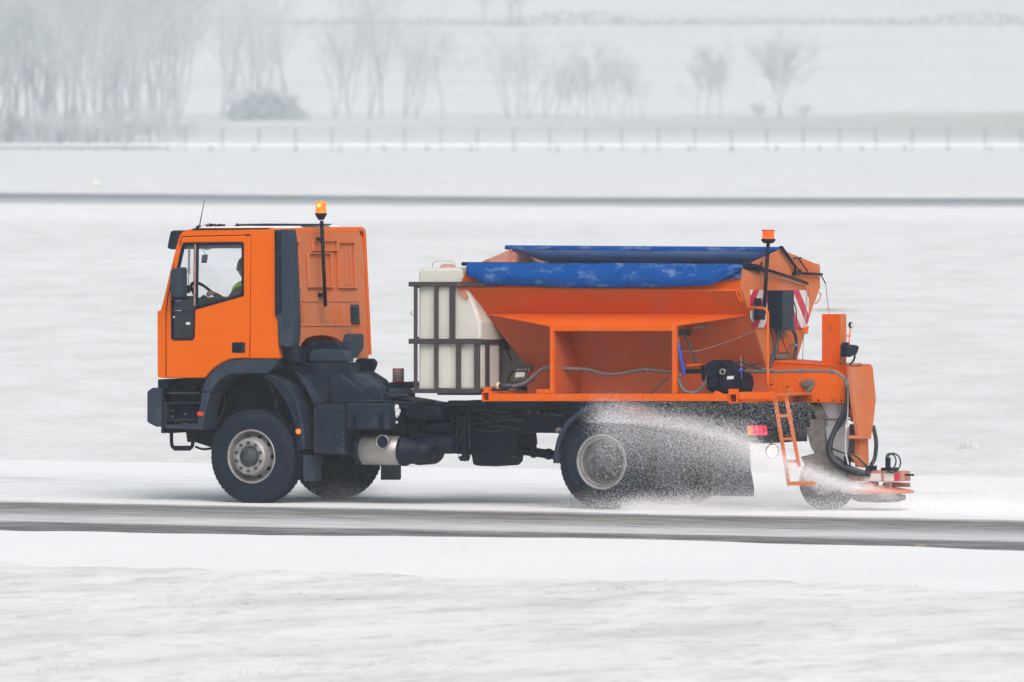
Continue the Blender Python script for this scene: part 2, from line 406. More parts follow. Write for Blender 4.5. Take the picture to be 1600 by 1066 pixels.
# near taxiway, laid along the truck's direction
TROAD = empty('taxiway_frame', ORG, -TH)
bpy.data.objects.remove(TROAD)
def road_mat():
    m = bpy.data.materials.new('snow_dusted_asphalt'); m.use_nodes = True; n = m.node_tree.nodes; L = m.node_tree.links
    b = n['Principled BSDF']; tc = n.new('ShaderNodeTexCoord'); sx = n.new('ShaderNodeSeparateXYZ'); L.new(tc.outputs['Object'], sx.inputs[0])
    def noise(scale, det, stretch, rough=0.65):
        mp = n.new('ShaderNodeMapping'); mp.inputs['Scale'].default_value = stretch; L.new(tc.outputs['Object'], mp.inputs[0])
        z = n.new('ShaderNodeTexNoise'); z.inputs['Scale'].default_value = scale; z.inputs['Detail'].default_value = det; z.inputs['Roughness'].default_value = rough; L.new(mp.outputs[0], z.inputs['Vector']); return z.outputs[0]
    wob = noise(1.0, 9, (0.22, 0.7, 1), 0.72)
    ad = n.new('ShaderNodeMath'); ad.operation = 'MULTIPLY_ADD'; ad.inputs[1].default_value = 1.4; L.new(wob, ad.inputs[0]); L.new(sx.outputs[1], ad.inputs[2])
    mr = n.new('ShaderNodeMapRange'); mr.inputs[1].default_value = -12.0; mr.inputs[2].default_value = 13.0; mr.clamp = True; L.new(ad.outputs[0], mr.inputs[0])
    cr = n.new('ShaderNodeValToRGB'); L.new(mr.outputs[0], cr.inputs[0])
    def P(t): return (t + 0.7 + 12.0) / 25.0
    stops = [(-11.9, 0.05), (-8.8, 0.05), (-6.7, 0.10), (-6.1, 0.62), (-4.9, 0.55), (-4.2, 0.34), (-3.2, 0.22), (-1.6, 0.08), (-1.2, 0.20), (-0.5, 0.95), (3.5, 0.90), (6.0, 0.80), (9.0, 0.97), (12.5, 1.0)]
    e = cr.color_ramp.elements
    for i, (t, v) in enumerate(stops):
        x = e[i] if i < 2 else e.new(P(t))
        x.position = P(t); x.color = (v, v, v, 1)
    st = noise(1.0, 9, (0.5, 9, 1), 0.75); st2 = noise(3.0, 7, (0.35, 2.2, 1), 0.7)
    s1 = n.new('ShaderNodeMapRange'); s1.inputs[1].default_value = 0.35; s1.inputs[2].default_value = 0.65; s1.inputs[3].default_value = -0.26; s1.inputs[4].default_value = 0.30; L.new(st, s1.inputs[0])
    s2 = n.new('ShaderNodeMapRange'); s2.inputs[1].default_value = 0.35; s2.inputs[2].default_value = 0.65; s2.inputs[3].default_value = -0.16; s2.inputs[4].default_value = 0.22; L.new(st2, s2.inputs[0])
    a1 = n.new('ShaderNodeMath'); L.new(cr.outputs[0], a1.inputs[0]); L.new(s1.outputs[0], a1.inputs[1])
    a2 = n.new('ShaderNodeMath'); a2.use_clamp = True; L.new(a1.outputs[0], a2.inputs[0]); L.new(s2.outputs[0], a2.inputs[1])
    mx = n.new('ShaderNodeMix'); mx.data_type = 'RGBA'; mx.inputs[6].default_value = (0.062, 0.065, 0.070, 1); mx.inputs[7].default_value = (0.825, 0.848, 0.858, 1)
    L.new(a2.outputs[0], mx.inputs[0]); L.new(mx.outputs[2], b.inputs['Base Color']); b.inputs['Roughness'].default_value = 0.75
    b.inputs['Specular IOR Level'].default_value = 0.25
    return m
M['road'] = road_mat()
rb = MB(); N = 40
vs = []
for i in range(N + 1):
    for t in (-11.7, 12.8): vs.append((-150 + i * 7.5, t, 0.004))
rb.add(vs, [(2 * i, 2 * i + 2, 2 * i + 3, 2 * i + 1) for i in range(N)])
road = rb.build('taxiway', M['road']); road.location = ORG; road.rotation_euler = (0, 0, -TH - 0.045); tag(road, kind='structure')
# painted yellow centre line, worn and half under snow
M['yellow'] = mat('worn_yellow_line', (0.50, 0.40, 0.12), 0.8, dirt=(0.38, 0.37, 0.35), dirt_amt=0.75, dscale=1.3)
lb = MB()
for i in range(60):
    if random.random() < 0.35: continue
    s = -70 + i * 2.4; lb.add([(s, -2.6, 0.008), (s + random.uniform(1.2, 2.4), -2.6, 0.008), (s + 2.3, -2.48, 0.008), (s, -2.48, 0.008)], [(0, 1, 2, 3)])
yl = lb.build('taxiway_line', M['yellow']); yl.location = ORG; yl.rotation_euler = (0, 0, -TH - 0.045); tag(yl, kind='structure')

from mathutils import noise as mnoise
def relief(name, t0, t1, s0, s1, ds, dt, hf, m):
    b = MB(); ns = int((s1 - s0) / ds) + 1; n_t = int((t1 - t0) / dt) + 1
    vs = []
    for j in range(n_t):
        t = t0 + (t1 - t0) * j / (n_t - 1)
        for i in range(ns):
            s = s0 + (s1 - s0) * i / (ns - 1)
            vs.append((s, t, hf(s, t)))
    b.add(vs, [(j * ns + i, j * ns + i + 1, (j + 1) * ns + i + 1, (j + 1) * ns + i) for j in range(n_t - 1) for i in range(ns - 1)], True)
    o = b.build(name, m); o.location = ORG; o.rotation_euler = (0, 0, -TH - 0.045); tag(o, kind='structure'); return o
def fb(s, t, sc_, oct_=5): return mnoise.fractal(Vector((s * sc_, t * sc_, 1.7)), 1.0, 2.1, oct_)
def bank_h(s, t):
    u = (-9.0 - t) + 0.30 * fb(s, 1.1, 0.5, 5)                     # distance from the road edge
    e = min(1, max(0, u / 1.5)); e = e * e * (3 - 2 * e)
    far = min(1, max(0, (21.0 - u) / 8)); 
    ed = -0.02 + 0.0 * s
    return ed + e * (0.10 + 0.05 * fb(s, t, 0.10, 3)) + 0.02 * max(0, fb(s, t, 0.6, 4)) * e
drift = relief('snow_drift', -21.5, -8.85, -45, 45, 0.4, 0.25, bank_h, M['snow_smooth'])
def rough_h(s, t):
    u = (-19.3 - t) + 0.9 * fb(s, 3.3, 0.12, 3)
    e = min(1, max(0, u / 0.9)); 
    return -0.06 + e * (0.20 + 0.022 * fb(s, t, 0.35, 4) + 0.035 * fb(s, t, 1.7, 4))
rough = relief('snow_ground', -64.0, -17.5, -50, 50, 0.28, 0.22, rough_h, M['snow_rough'])

# runway far behind, a dark wet strip across the picture
M['runway'] = mat('wet_asphalt', (0.21, 0.25, 0.29), 0.55, dirt=(0.30, 0.31, 0.32), dirt_amt=0.35, dscale=0.06, dstretch=(0.15, 1, 1))
M['shoulder'] = mat('slushy_shoulder', (0.42, 0.45, 0.47), 0.6, dirt=(0.6, 0.61, 0.62), dirt_amt=0.45, dscale=0.08, dstretch=(0.15, 1, 1))
def strip(name, L0, L1, R0, R1, m, z):
    a = [ground(-1500, L0 - 4, z), ground(0, L0, z), ground(900, R0 - 1, z), ground(1600, R0, z), ground(3200, R0 + 2, z)]
    c = [ground(-1500, L1 - 4, z), ground(0, L1, z), ground(900, R1 - 1, z), ground(1600, R1, z), ground(3200, R1 + 2, z)]
    b = MB(); b.add(a + c, [(i, i + 1, i + 6, i + 5) for i in range(4)]); return tag(b.build(name, m), kind='structure')
strip('runway', 301.5, 310.5, 309.5, 318.0, M['runway'], 0.006)
strip('runway_shoulder', 310.5, 317.0, 318.0, 323.5, M['shoulder'], 0.004)

# ---------------------------------------------------------------- haze
hz = bpy.data.materials.new('haze'); hz.use_nodes = True; hn = hz.node_tree.nodes; hn.clear()
ho = hn.new('ShaderNodeOutputMaterial'); pv = hn.new('ShaderNodeVolumePrincipled')
pv.inputs['Color'].default_value = (0.915, 0.98, 1.0, 1); pv.inputs['Density'].default_value = 0.00029; pv.inputs['Anisotropy'].default_value = 0.2
hz.node_tree.links.new(pv.outputs[0], ho.inputs['Volume'])
hb = MB(); hb.add([(x, y, z) for z in (-4.4, 88) for y in (-45, 4840) for x in (-620, 620)], [(0, 1, 3, 2), (4, 5, 7, 6), (0, 1, 5, 4), (2, 3, 7, 6), (0, 2, 6, 4), (1, 3, 7, 5)])
tag(hb.build('haze', hz), kind='stuff')
# ---------------------------------------------------------------- the truck
M['fstay'] = mat('rusty_stay', (0.13, 0.045, 0.03), 0.8, dirt=(0.05, 0.05, 0.06), dirt_amt=0.6, dscale=6)
T = empty('gritting_truck', ORG, -TH)
tag(T, 'orange winter service truck with salt spreader body driving left along the snowy taxiway', 'truck')
CAB_W = 2.34
def obj(mb, name, m, parent=T, **k): return mb.build(name, M[m] if isinstance(m, str) else m, parent, **k)

# ---- wheels
def tyre_prof(R_, Wd, rl):
    return [(rl, 0.012), (rl + 0.02, 0.0), (rl + 0.05, 0.012), (rl + 0.10, 0.002), (R_ - 0.11, 0.0), (R_ - 0.075, 0.004), (R_ - 0.07, 0.010), (R_ - 0.035, 0.012), (R_ - 0.012, 0.028), (R_, 0.055),
            (R_, Wd - 0.055), (R_ - 0.012, Wd - 0.028), (R_ - 0.04, Wd - 0.008), (R_ - 0.12, Wd), (rl + 0.05, Wd - 0.01), (rl, Wd - 0.02)]
def tyre(c, R_, Wd, rl, parent, tread=True, name='tyre'):
    b = MB(); b.lathe(tyre_prof(R_, Wd, rl), c, 't', 72)
    if tread:                                   # shoulder blocks
        nb = 54
        for k in range(nb):
            a = 2 * math.pi * k / nb
            for off, ph in ((0.045, 0), (Wd - 0.135, 0.5)):
                a0 = a + ph * 2 * math.pi / nb; a1 = a0 + 0.62 * 2 * math.pi / nb
                P = []
                for rr in (R_ - 0.012, R_ + 0.003):
                    for tt in (off, off + 0.09):
                        for aa in (a0, a1): P.append((c[0] + rr * math.cos(aa), c[1] + tt, c[2] + rr * math.sin(aa)))
                b.add(P, [(0, 1, 3, 2), (4, 5, 7, 6), (0, 1, 5, 4), (2, 3, 7, 6), (0, 2, 6, 4), (1, 3, 7, 5)])
    return b.build(name, M['rubber'], parent)
def front_rim(c, parent, sgn=1):
    """c at the outer tyre face; sgn +1: outer face looks towards -t"""
    f = lambda L_: [(r, a * sgn) for r, a in L_]
    b = MB()
    b.lathe(f([(0.285, 0.035), (0.312, 0.012), (0.312, -0.004), (0.296, -0.006), (0.288, 0.02), (0.270, 0.085), (0.262, 0.115), (0.245, 0.125), (0.222, 0.03), (0.212, -0.045), (0.205, -0.062), (0.128, -0.062), (0.118, -0.05), (0.118, 0.0)]), c, 't', 64)
    o = b.build('rim', M['rim'], parent)
    h = MB(); h.lathe(f([(0.114, -0.03), (0.114, -0.068), (0.106, -0.078), (0.06, -0.080), (0.05, -0.088), (0.001, -0.088)]), c, 't', 40); h.build('hub', M['hubdark'], parent)
    n_ = MB()
    for k in range(10):
        a = 2 * math.pi * (k + 0.5) / 10
        n_.cyl((c[0] + 0.163 * math.cos(a), c[1], c[2] + 0.163 * math.sin(a)), 0.0185, *( (-0.088 * sgn, -0.05 * sgn) if sgn > 0 else (0.05, 0.088)), 't', 6)
    n_.build('wheel_nut', M['hubdark'], parent)
    hh = MB()
    for k in range(10):                         # dark ventilation holes in the dish
        a = 2 * math.pi * k / 10
        cx, cz = c[0] + 0.234 * math.cos(a), c[2] + 0.234 * math.sin(a)
        ring = []
        ta = Vector((-math.sin(a), 0, math.cos(a))); ra = Vector((math.cos(a), 1.9 * sgn, math.sin(a))).normalized()
        for j in range(12):
            an = 2 * math.pi * j / 12
            ring.append(Vector((cx, c[1] + 0.076 * sgn, cz)) + ta * 0.026 * math.cos(an) + ra * 0.030 * math.sin(an) - Vector((-math.cos(a) * 0.003, 0.008 * sgn, -math.sin(a) * 0.003)))
        hh.add(ring, [tuple(range(12))])
    hh.build('vent_hole', M['black'], parent)
def rear_rim(c, parent, sgn=1):
    f = lambda L_: [(r, a * sgn) for r, a in L_]
    b = MB()
    b.lathe(f([(0.288, 0.014), (0.272, 0.03), (0.262, 0.045), (0.262, 0.15), (0.250, 0.165), (0.150, 0.175), (0.140, 0.17)]), c, 't', 64)
    b.build('rim', M['rimdark'], parent)
    b = MB(); b.lathe(f([(0.285, 0.03), (0.314, 0.012), (0.316, -0.004), (0.304, -0.006), (0.289, 0.012)]), c, 't', 64); b.lathe(f([(0.274, 0.022), (0.270, 0.016), (0.262, 0.045)]), c, 't', 64); b.build('rim_lip', M['rim'], parent)
    h = MB(); h.lathe(f([(0.205, 0.172), (0.200, 0.150), (0.150, 0.148), (0.146, 0.05), (0.134, 0.02), (0.06, 0.008), (0.001, 0.008)]), c, 't', 40)
    h.build('hub', M['hubdark'], parent)
    n_ = MB()
    for k in range(10):
        a = 2 * math.pi * (k + 0.5) / 10
        n_.cyl((c[0] + 0.175 * math.cos(a), c[1], c[2] + 0.175 * math.sin(a)), 0.018, *sorted((0.115 * sgn, 0.155 * sgn)), 't', 6)
    n_.build('wheel_nut', M['rim'], parent)
RT = 0.546
fz = RT - 0.004
def wheel(name='wheel'):
    return empty(name, (0, 0, 0), 0, T)
wf = wheel(); tyre((-0.03, 0.02, fz), RT, 0.32, 0.29, wf); front_rim((-0.03, 0.02, fz), wf, 1)
wf2 = wheel(); tyre((-0.03, CAB_W - 0.34, fz), RT, 0.32, 0.29, wf2); front_rim((-0.03, CAB_W - 0.02, fz), wf2, -1)
b = MB(); b.cyl((0, 0, fz), 0.28, CAB_W - 0.315, CAB_W - 0.16, 't', 24); b.build('brake_drum', M['black'], wf2)
SR = q(943, 720, 0.02)[0] - 0.025
wr = wheel(); tyre((SR, 0.02, fz), RT, 0.30, 0.29, wr); tyre((SR, 0.36, fz), RT, 0.30, 0.29, wr); rear_rim((SR, 0.02, fz), wr, 1)
wr2 = wheel(); tyre((SR, CAB_W - 0.66, fz), RT, 0.30, 0.29, wr2); tyre((SR, CAB_W - 0.32, fz), RT, 0.30, 0.29, wr2); rear_rim((SR, CAB_W - 0.02, fz), wr2, -1)
# trailing drive wheel of the spreader
SW, ZW = q(1286, 756, 0.95); RW = 0.325; ZW = RW - 0.004
wt = wheel('trailing_wheel'); tyre((SW, 0.95, ZW), RW, 0.24, 0.15, wt, False)
b = MB(); b.lathe([(0.16, 0.02), (0.155, 0.0), (0.13, 0.03), (0.05, 0.04), (0.001, 0.04)], (SW, 0.95, ZW), 't', 32); b.build('rim', M['zinc'], wt)

# ---- chassis
b = MB()
for t0 in (0.74, 1.52):
    b.pp([(470, 640), (600, 636), (740, 625), (1262, 630), (1262, 668), (1175, 676), (1100, 679), (660, 675), (600, 680), (470, 690)], t0, t0 + 0.08, tref=0.74)
for sx in (0.2, 1.6, 2.6, 3.4, 4.9, 6.0): b.box(sx, sx + 0.12, 0.82, 1.52, 0.86, 1.10)
obj(b, 'chassis_frame', 'black', bevel=0.008)
b = MB(); b.pp([(740, 627), (1262, 632), (1262, 640), (740, 636)], 0.66, 0.738, tref=0.66)
b.pp([(700, 626), (860, 628), (860, 640), (700, 640)], 0.5, 0.66, tref=0.5)
b.pp([(1040, 632), (1262, 634), (1262, 662), (1180, 672), (1040, 672)], 0.70, 0.735, tref=0.7)
obj(b, 'subframe', 'black', bevel=0.006)
b = MB()
b.cyl((0, 0, fz), 0.10, 0.35, CAB_W - 0.35, 't', 20); b.lathe([(0.10, -0.2), (0.22, -0.1), (0.24, 0), (0.22, 0.1), (0.10, 0.2)], (0, 1.3, fz), 't', 24)
b.box(-0.12, 0.12, 0.4, 2.0, fz - 0.05, fz + 0.28)
obj(b, 'front_axle', 'black')
b = MB()
b.cyl((SR, 0, fz), 0.12, 0.6, CAB_W - 0.6, 't', 20); b.lathe([(0.12, -0.3), (0.26, -0.12), (0.28, 0), (0.26, 0.12), (0.12, 0.3)], (SR, 1.17, fz), 't', 24)
obj(b, 'rear_axle', 'black')
for t0 in (0.84,):
    b = MB()
    for tt in (0.78, 1.56):
        for k in range(5): b.tube([(SR + (i - 4) * 0.16 * (1 - 0.12 * k), tt, 0.80 + 0.02 * k + 0.010 * (i - 4) ** 2 * 0.6) for i in range(9)], 0.012, 6)
    obj(b, 'leaf_spring', 'black')
b = MB(); b.pp([(700, 676), (716, 676), (738, 706), (741, 726), (749, 728), (779, 729), (785, 722), (786, 713), (795, 708), (803, 706), (808, 695), (806, 676), (790, 660), (720, 660)], 0.85, 1.45, tref=0.9)
b.pp([(792, 690), (799, 676), (805, 676), (806, 700), (792, 700)], 0.80, 0.86)
obj(b, 'transfer_case', 'black', bevel=0.03)
b = MB()
p0 = q3(800, 702, 1.17); p1 = q3(905, 716, 1.17)
b.tube([p0, p1], 0.052, 16); 
for u, r in ((0.04, 0.075), (0.12, 0.06), (0.30, 0.066), (0.52, 0.064)):
    c0 = p0.lerp(p1, u); c1 = p0.lerp(p1, u + 0.05); b.tube([c0, c1], r, 16)
p0 = q3(560, 690, 1.2); p1 = q3(745, 705, 1.2); b.tube([p0, p1], 0.05, 12)
obj(b, 'propeller_shaft', 'black')
b = MB(); b.pp([(716, 655), (728, 655), (727, 700), (729, 716), (726, 721), (718, 720), (716, 714), (721, 712), (722, 690)], 0.5, 0.6); b.ptube([(716, 690, .5), (716.5, 716, .5)], 0.5, 5)
obj(b, 'drain_valve', 'black', bevel=0.004)
b = MB(); b.pbox(824, 631, 845, 648, 0.60, 0.66); obj(b, 'mounting_bracket', 'black', bevel=0.004)
b = MB()
for x, y in ((828, 638), (841, 638), (828, 644.5), (841, 644.5)): s, z = q(x, y, 0.6); b.cyl((s, 0, z), 0.013, 0.585, 0.60, 't', 8)
obj(b, 'bolt', 'zinc')
# big dark masses between the rails
b = MB(); b.pp([(455, 650), (480, 600), (640, 625), (720, 640), (720, 676), (700, 706), (660, 712), (600, 716), (470, 712)], 0.95, 1.5, tref=0.95)
obj(b, 'gearbox', 'black', bevel=0.04)
b = MB(); b.pp([(330, 600), (455, 600), (470, 650), (465, 715), (440, 725), (340, 700), (322, 690)], 0.7, 1.75, tref=0.7)
b.pp([(352, 612), (400, 612), (402, 640), (385, 648), (350, 640)], 0.52, 0.7, tref=0.52)
obj(b, 'engine_block', 'black', bevel=0.03)
b = MB()
b.ptube([(345, 600, .5), (352, 630, .5), (340, 660, .5), (330, 690, .5)], 2.2); b.ptube([(420, 600, .45), (432, 625, .45), (428, 650, .45)], 2); b.ptube([(365, 650, .5), (400, 655, .5), (440, 640, .5)], 2.5)
obj(b, 'brake_line', 'bhose')

# ---- underside equipment, near side
b = MB(); b.pp([(490, 709), (490, 637), (497, 632), (538, 632), (538, 710)], 0.10, 0.5); obj(b, 'side_panel', 'plastic', bevel=0.008)
b = MB()
for i in range(8):
    for x in (492.5, 535.5): s, z = q(x, 640 + i * 9, 0.1); b.cyl((s, 0, z), 0.006, 0.092, 0.10, 't', 6)
obj(b, 'rivet', 'zinc')
b = MB(); b.pbox(541, 632.5, 608, 671, 0.12, 0.55); bb = obj(b, 'battery_box', 'plastic', bevel=0.012)
b = MB()
for x in (551.5, 595): b.pbox(x - 3, 648, x + 3, 671, 0.10, 0.119); b.pbox(x - 2, 655, x + 2, 659, 0.09, 0.10)
b.build('latch', M['black'], bb)
b = MB(); b.pbox(541, 631, 609, 633.5, 0.11, 0.56); b.build('lid', M['trim'], bb, bevel=0.004)
# muffler: steel drum lying along the truck
s0, zc = q(557, 704, 0.16); s1 = q(618, 704, 0.16)[0]; rM = 0.168
b = MB(); b.lathe([(0.001, s0), (rM - 0.03, s0), (rM, s0 + 0.02), (rM, s1 - 0.02), (rM - 0.02, s1)], (0, 0.16 + rM, zc), 's', 48); mf = obj(b, 'muffler', 'steel')
b = MB(); b.lathe([(rM - 0.02, s1 - 0.005), (rM + 0.008, s1 + 0.005), (rM + 0.008, s1 + 0.06), (rM - 0.01, s1 + 0.07), (rM - 0.03, s1 + 0.25), (rM - 0.06, s1 + 0.38), (0.001, s1 + 0.39)], (0, 0.16 + rM, zc), 's', 40); b.build('end_cone', M['black'], mf)
b = MB(); b.lathe([(rM - 0.02, s0 - 0.06), (rM + 0.006, s0 - 0.05), (rM + 0.006, s0 + 0.004), (rM - 0.01, s0 + 0.012)], (0, 0.16 + rM, zc), 's', 40); b.build('clamp_band', M['black'], mf)
sc0, zc0 = q(598, 690.5, 0.15)
b = MB(); b.lathe([(0.078, 0.05), (0.083, -0.035), (0.077, -0.040), (0.070, -0.030), (0.068, 0.02)], (sc0, 0.17, zc0), 't', 32); b.build('tailpipe', M['steel'], mf)
b = MB(); b.lathe([(0.072, 0.0), (0.001, 0.0)], (sc0, 0.145, zc0), 't', 32); b.build('tailpipe_opening', M['black'], mf)
def hcyl(name, x0, x1, yc, r, t, m='black', bands=()):
    s0, z = q(x0, yc, t); s1 = q(x1, yc, t)[0]
    b = MB(); b.lathe([(0.001, s0), (r * 0.8, s0), (r, s0 + 0.03), (r, s1 - 0.03), (r * 0.8, s1), (0.001, s1)], (0, t + r, z), 's', 32)
    for u in bands: b.lathe([(r, s0 + u), (r + 0.006, s0 + u), (r + 0.006, s0 + u + 0.03), (r, s0 + u + 0.03)], (0, t + r, z), 's', 32)
    return obj(b, name, m)
hcyl('air_tank', 633, 689, 643, 0.10, 0.25, 'black', (0.15, 0.35)); hcyl('air_tank', 642, 704, 694, 0.11, 0.30, 'black', (0.12, 0.33)); hcyl('air_tank', 636, 700, 668, 0.10, 0.45, 'black', (0.2,))
s0, z = q(654, 704, 0.55)
b = MB(); b.cyl((s0, 0, z), 0.17, 0.55, 0.9, 't', 32); obj(b, 'spring_brake', 'black', bevel=0.01)
b = MB(); b.pp([(608, 632), (760, 626), (760, 632), (700, 634), (608, 640)], 0.3, 0.75, tref=0.3); obj(b, 'catwalk', 'plastic', bevel=0.005)
b = MB()
random.seed(3)
for k in range(9):
    s, z = q(620 + random.uniform(-3.5, 3.5), 634 + k * 2.1, 0.3); r = random.uniform(0.022, 0.04)
    b.lathe([(0.001, -r), (r * .7, -r * .7), (r, 0), (r * .7, r * .7), (0.001, r)], (s, 0.3 + random.uniform(-.02, .02), z), 'z', 8)
s, z = q(617, 660, 0.3); b.lathe([(0.001, -0.04), (0.014, -0.03), (0.016, 0), (0.014, 0.03), (0.001, 0.04)], (s, 0.3, z), 's', 8)
ib = obj(b, 'ice_clump', 'ice'); ib['label'] = 'white ice frozen onto the fitting beside the battery box'
random.seed(11)
b = MB()
for k in range(14):
    x = random.uniform(690, 860); y = random.uniform(640, 670); b.ptube([(x, y, .68), (x + random.uniform(8, 30), y + random.uniform(-6, 6), .66), (x + random.uniform(35, 60), y + random.uniform(-4, 10), .68)], random.uniform(0.7, 1.4), 6)
for k in range(9):
    x = random.uniform(690, 735); b.ptube([(x, 645, .6), (x + random.uniform(-6, 6), 672, .55), (x + random.uniform(-8, 8), 700, .7)], random.uniform(0.8, 1.6), 6)
obj(b, 'cable_loom', 'bhose')

# mudflaps
b = MB(); b.pp([(474, 710), (503, 711), (503, 752), (476, 751)], 0.02, 0.04); fl = obj(b, 'mudflap', 'plastic', bevel=0.006)
sF = q(474, 730, 0.02)[0]
b = MB(); b.rp([(476, 711), (503, 711), (503, 752), (476, 752)], sF + 0.03, 0.02); bpy.data.objects.remove(fl); obj(b, 'mudflap', 'trim', bevel=0.006)
b = MB(); b.rp([(597, 690), (627, 690), (627, 748), (625, 750), (597, 750)], sF + 0.03, 0.02); obj(b, 'mudflap', 'trim', bevel=0.006)
sG = SR + 0.70
b = MB(); b.rp([(1028, 668), (1066, 668), (1068, 776), (1028, 776)], sG, 0.02); mfl = obj(b, 'mudflap', 'plastic', bevel=0.006)
b = MB()
for (x0, y0, x1, y1) in ((1036, 735, 1062, 736.3), (1036, 758, 1062, 759.3), (1036, 735, 1037.3, 759), (1061, 735, 1062.3, 759)): b.rbox(x0, y0, x1, y1, sG + 0.004, 0.003)
b.build('printed_frame', M['zinc'], mfl)
b = MB(); b.rp([(1112, 668), (1172, 668), (1172, 690), (1174, 735), (1179, 765), (1178, 776), (1112, 775)], sG, 0.02); obj(b, 'mudflap', 'plastic', bevel=0.006)

# ---- fenders
def arc(cx, cy, rx, ry, a0, a1, n=18):
    return [(cx + rx * math.cos(R(a0 + (a1 - a0) * i / n)), cy - ry * math.sin(R(a0 + (a1 - a0) * i / n))) for i in range(n + 1)]
b = MB()
out = [(314, 612), (318, 600), (325, 588), (333, 579), (343, 571), (353, 566), (364, 562.5), (376, 561.5), (434, 561.5), (430, 572), (417, 584)]
inn = [(405, 583.5), (367, 583.5), (358, 585), (350, 589), (343, 594), (337, 601), (329, 612.5)]
b.pp(out + inn, -0.03, 0.42); obj(b, 'front_fender', 'trim', bevel=0.012)
b = MB(); b.pp([(314, 613.5), (328.5, 613.5), (324, 630), (320, 650), (316.5, 672), (258, 669.5), (258, 664), (308, 662), (309, 645), (314, 628)], -0.02, 0.30); obj(b, 'step_surround', 'trim', bevel=0.008)
b = MB(); b.pbox(308, 643.5, 317.5, 650, -0.035, -0.02); rfl = obj(b, 'side_reflector', mat('orange_red_reflector', (0.6, 0.06, 0.015), 0.4), bevel=0.003)
# rear half fender of the front wheel
o_ = [(411, 585), (424, 586), (438, 593), (450, 605), (460, 622), (467, 641), (472, 662), (475, 685), (475, 702)]
i_ = [(464, 703), (463, 685), (460, 665), (454, 645), (446, 627), (437, 613), (428, 602), (419, 594), (411, 588)]
b = MB(); b.pp(o_ + i_, 0.0, 0.40); rf = obj(b, 'rear_half_fender', 'plastic', bevel=0.012)
b = MB(); b.pp([(424, 588), (440, 597), (452, 610), (462, 630), (468, 655), (471, 690), (473.5, 700), (474, 702), (476, 690), (472, 658), (467, 636), (458, 614), (445, 600), (432, 590)], -0.02, 0.0); b.build('rolled_edge', M['trim'], rf, bevel=0.004)
s, z = q(466, 674.5, -0.02); b = MB(); b.lathe([(0.001, -0.02), (0.02, -0.018), (0.032, -0.004), (0.032, 0.01)], (s, -0.02, z), 't', 20); b.build('side_marker', M['amber_lit'], rf)
# fender of rear wheels
def arcstrip(mb, cx, cy, r0, r1, a0, a1, t0, t1, n=22):
    A = arc(cx, cy, r1 * 0.955, r1, a0, a1, n); B = arc(cx, cy, r0 * 0.955, r0, a1, a0, n); mb.pp(A + B, t0, t1)
b = MB(); arcstrip(b, 945, 713, 76, 83, 184, 52, -0.01, 0.68); b.pp([(864, 712), (869, 712), (873, 716), (873, 724), (864, 724)], 0.0, 0.66)
obj(b, 'rear_fender', 'trim', bevel=0.006)
b = MB(); arcstrip(b, 945, 713, 76, 82, 178, 60, 1.66, 2.35); obj(b, 'rear_fender', 'plastic', bevel=0.006)
s, z = q(872, 673, 0.1); b = MB(); b.lathe([(0.001, -0.04), (0.012, -0.04), (0.02, -0.02), (0.035, 0), (0.035, 0.05), (0.001, 0.05)], (s, 0.1, z), 't', 16); obj(b, 'marker_lamp', 'zinc')
b = MB(); b.pp([(955, 631), (985, 634), (1010, 645), (1030, 658), (1032, 662), (1012, 660), (985, 645), (960, 637)], -0.012, 0.3); obj(b, 'fender_stay', 'fstay', bevel=0.006)

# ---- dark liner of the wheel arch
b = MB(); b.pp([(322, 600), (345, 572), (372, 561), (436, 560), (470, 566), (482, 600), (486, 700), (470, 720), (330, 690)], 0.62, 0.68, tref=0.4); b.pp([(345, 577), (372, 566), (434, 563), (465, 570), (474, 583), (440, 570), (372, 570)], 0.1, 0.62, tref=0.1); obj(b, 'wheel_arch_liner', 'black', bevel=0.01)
# ---- bumper and steps
b = MB(); b.pp([(229, 612), (237, 606), (251, 606), (251, 667), (243, 667), (229, 660)], 0.0, CAB_W); obj(b, 'bumper', 'trim', bevel=0.02)
b = MB(); b.pp([(246.5, 593), (262, 592), (262, 606), (246.5, 606)], 0.02, CAB_W - 0.02); b.pp([(251, 606), (256, 606), (256, 677), (251.5, 677)], 0.05, 1.0)
b.pbox(256, 668, 268, 677, 0.08, 0.6)
obj(b, 'front_panel_lower', 'black', bevel=0.006)
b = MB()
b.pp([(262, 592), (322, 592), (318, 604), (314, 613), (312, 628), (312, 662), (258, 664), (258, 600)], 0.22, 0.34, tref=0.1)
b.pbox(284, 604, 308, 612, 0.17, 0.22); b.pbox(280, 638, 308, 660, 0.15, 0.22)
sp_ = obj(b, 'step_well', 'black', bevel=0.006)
b = MB()
b.pbox(261, 612.5, 313, 616.5, 0.02, 0.26); b.pbox(257, 628, 314, 631, 0.05, 0.26); b.pbox(260, 654, 307, 659, 0.04, 0.26); b.pp([(256, 629), (260, 629), (260, 668), (256, 668)], 0.03, 0.26)
obj(b, 'step_tread', 'plastic', bevel=0.006)
b = MB()
for x, y in ((269, 641), (269, 651), (289, 647)): s, z = q(x, y, 0.13); b.cyl((s, 0, z), 0.012, 0.13, 0.145, 't', 8)
b.pbox(284, 661.3, 292, 662.4, 0.03, 0.04); obj(b, 'step_bolt', 'zinc')
b = MB(); b.ptube([(268, 668, .2), (268, 690, .2), (270.5, 699, .2), (280, 700.5, .2), (296, 700.5, .2), (301, 694, .2), (303, 668, .2)], 3.0, 8); b.ptube([(272, 700.5, .2), (297, 700.5, .2)], 4.0, 8, False)
obj(b, 'lower_step', 'black')
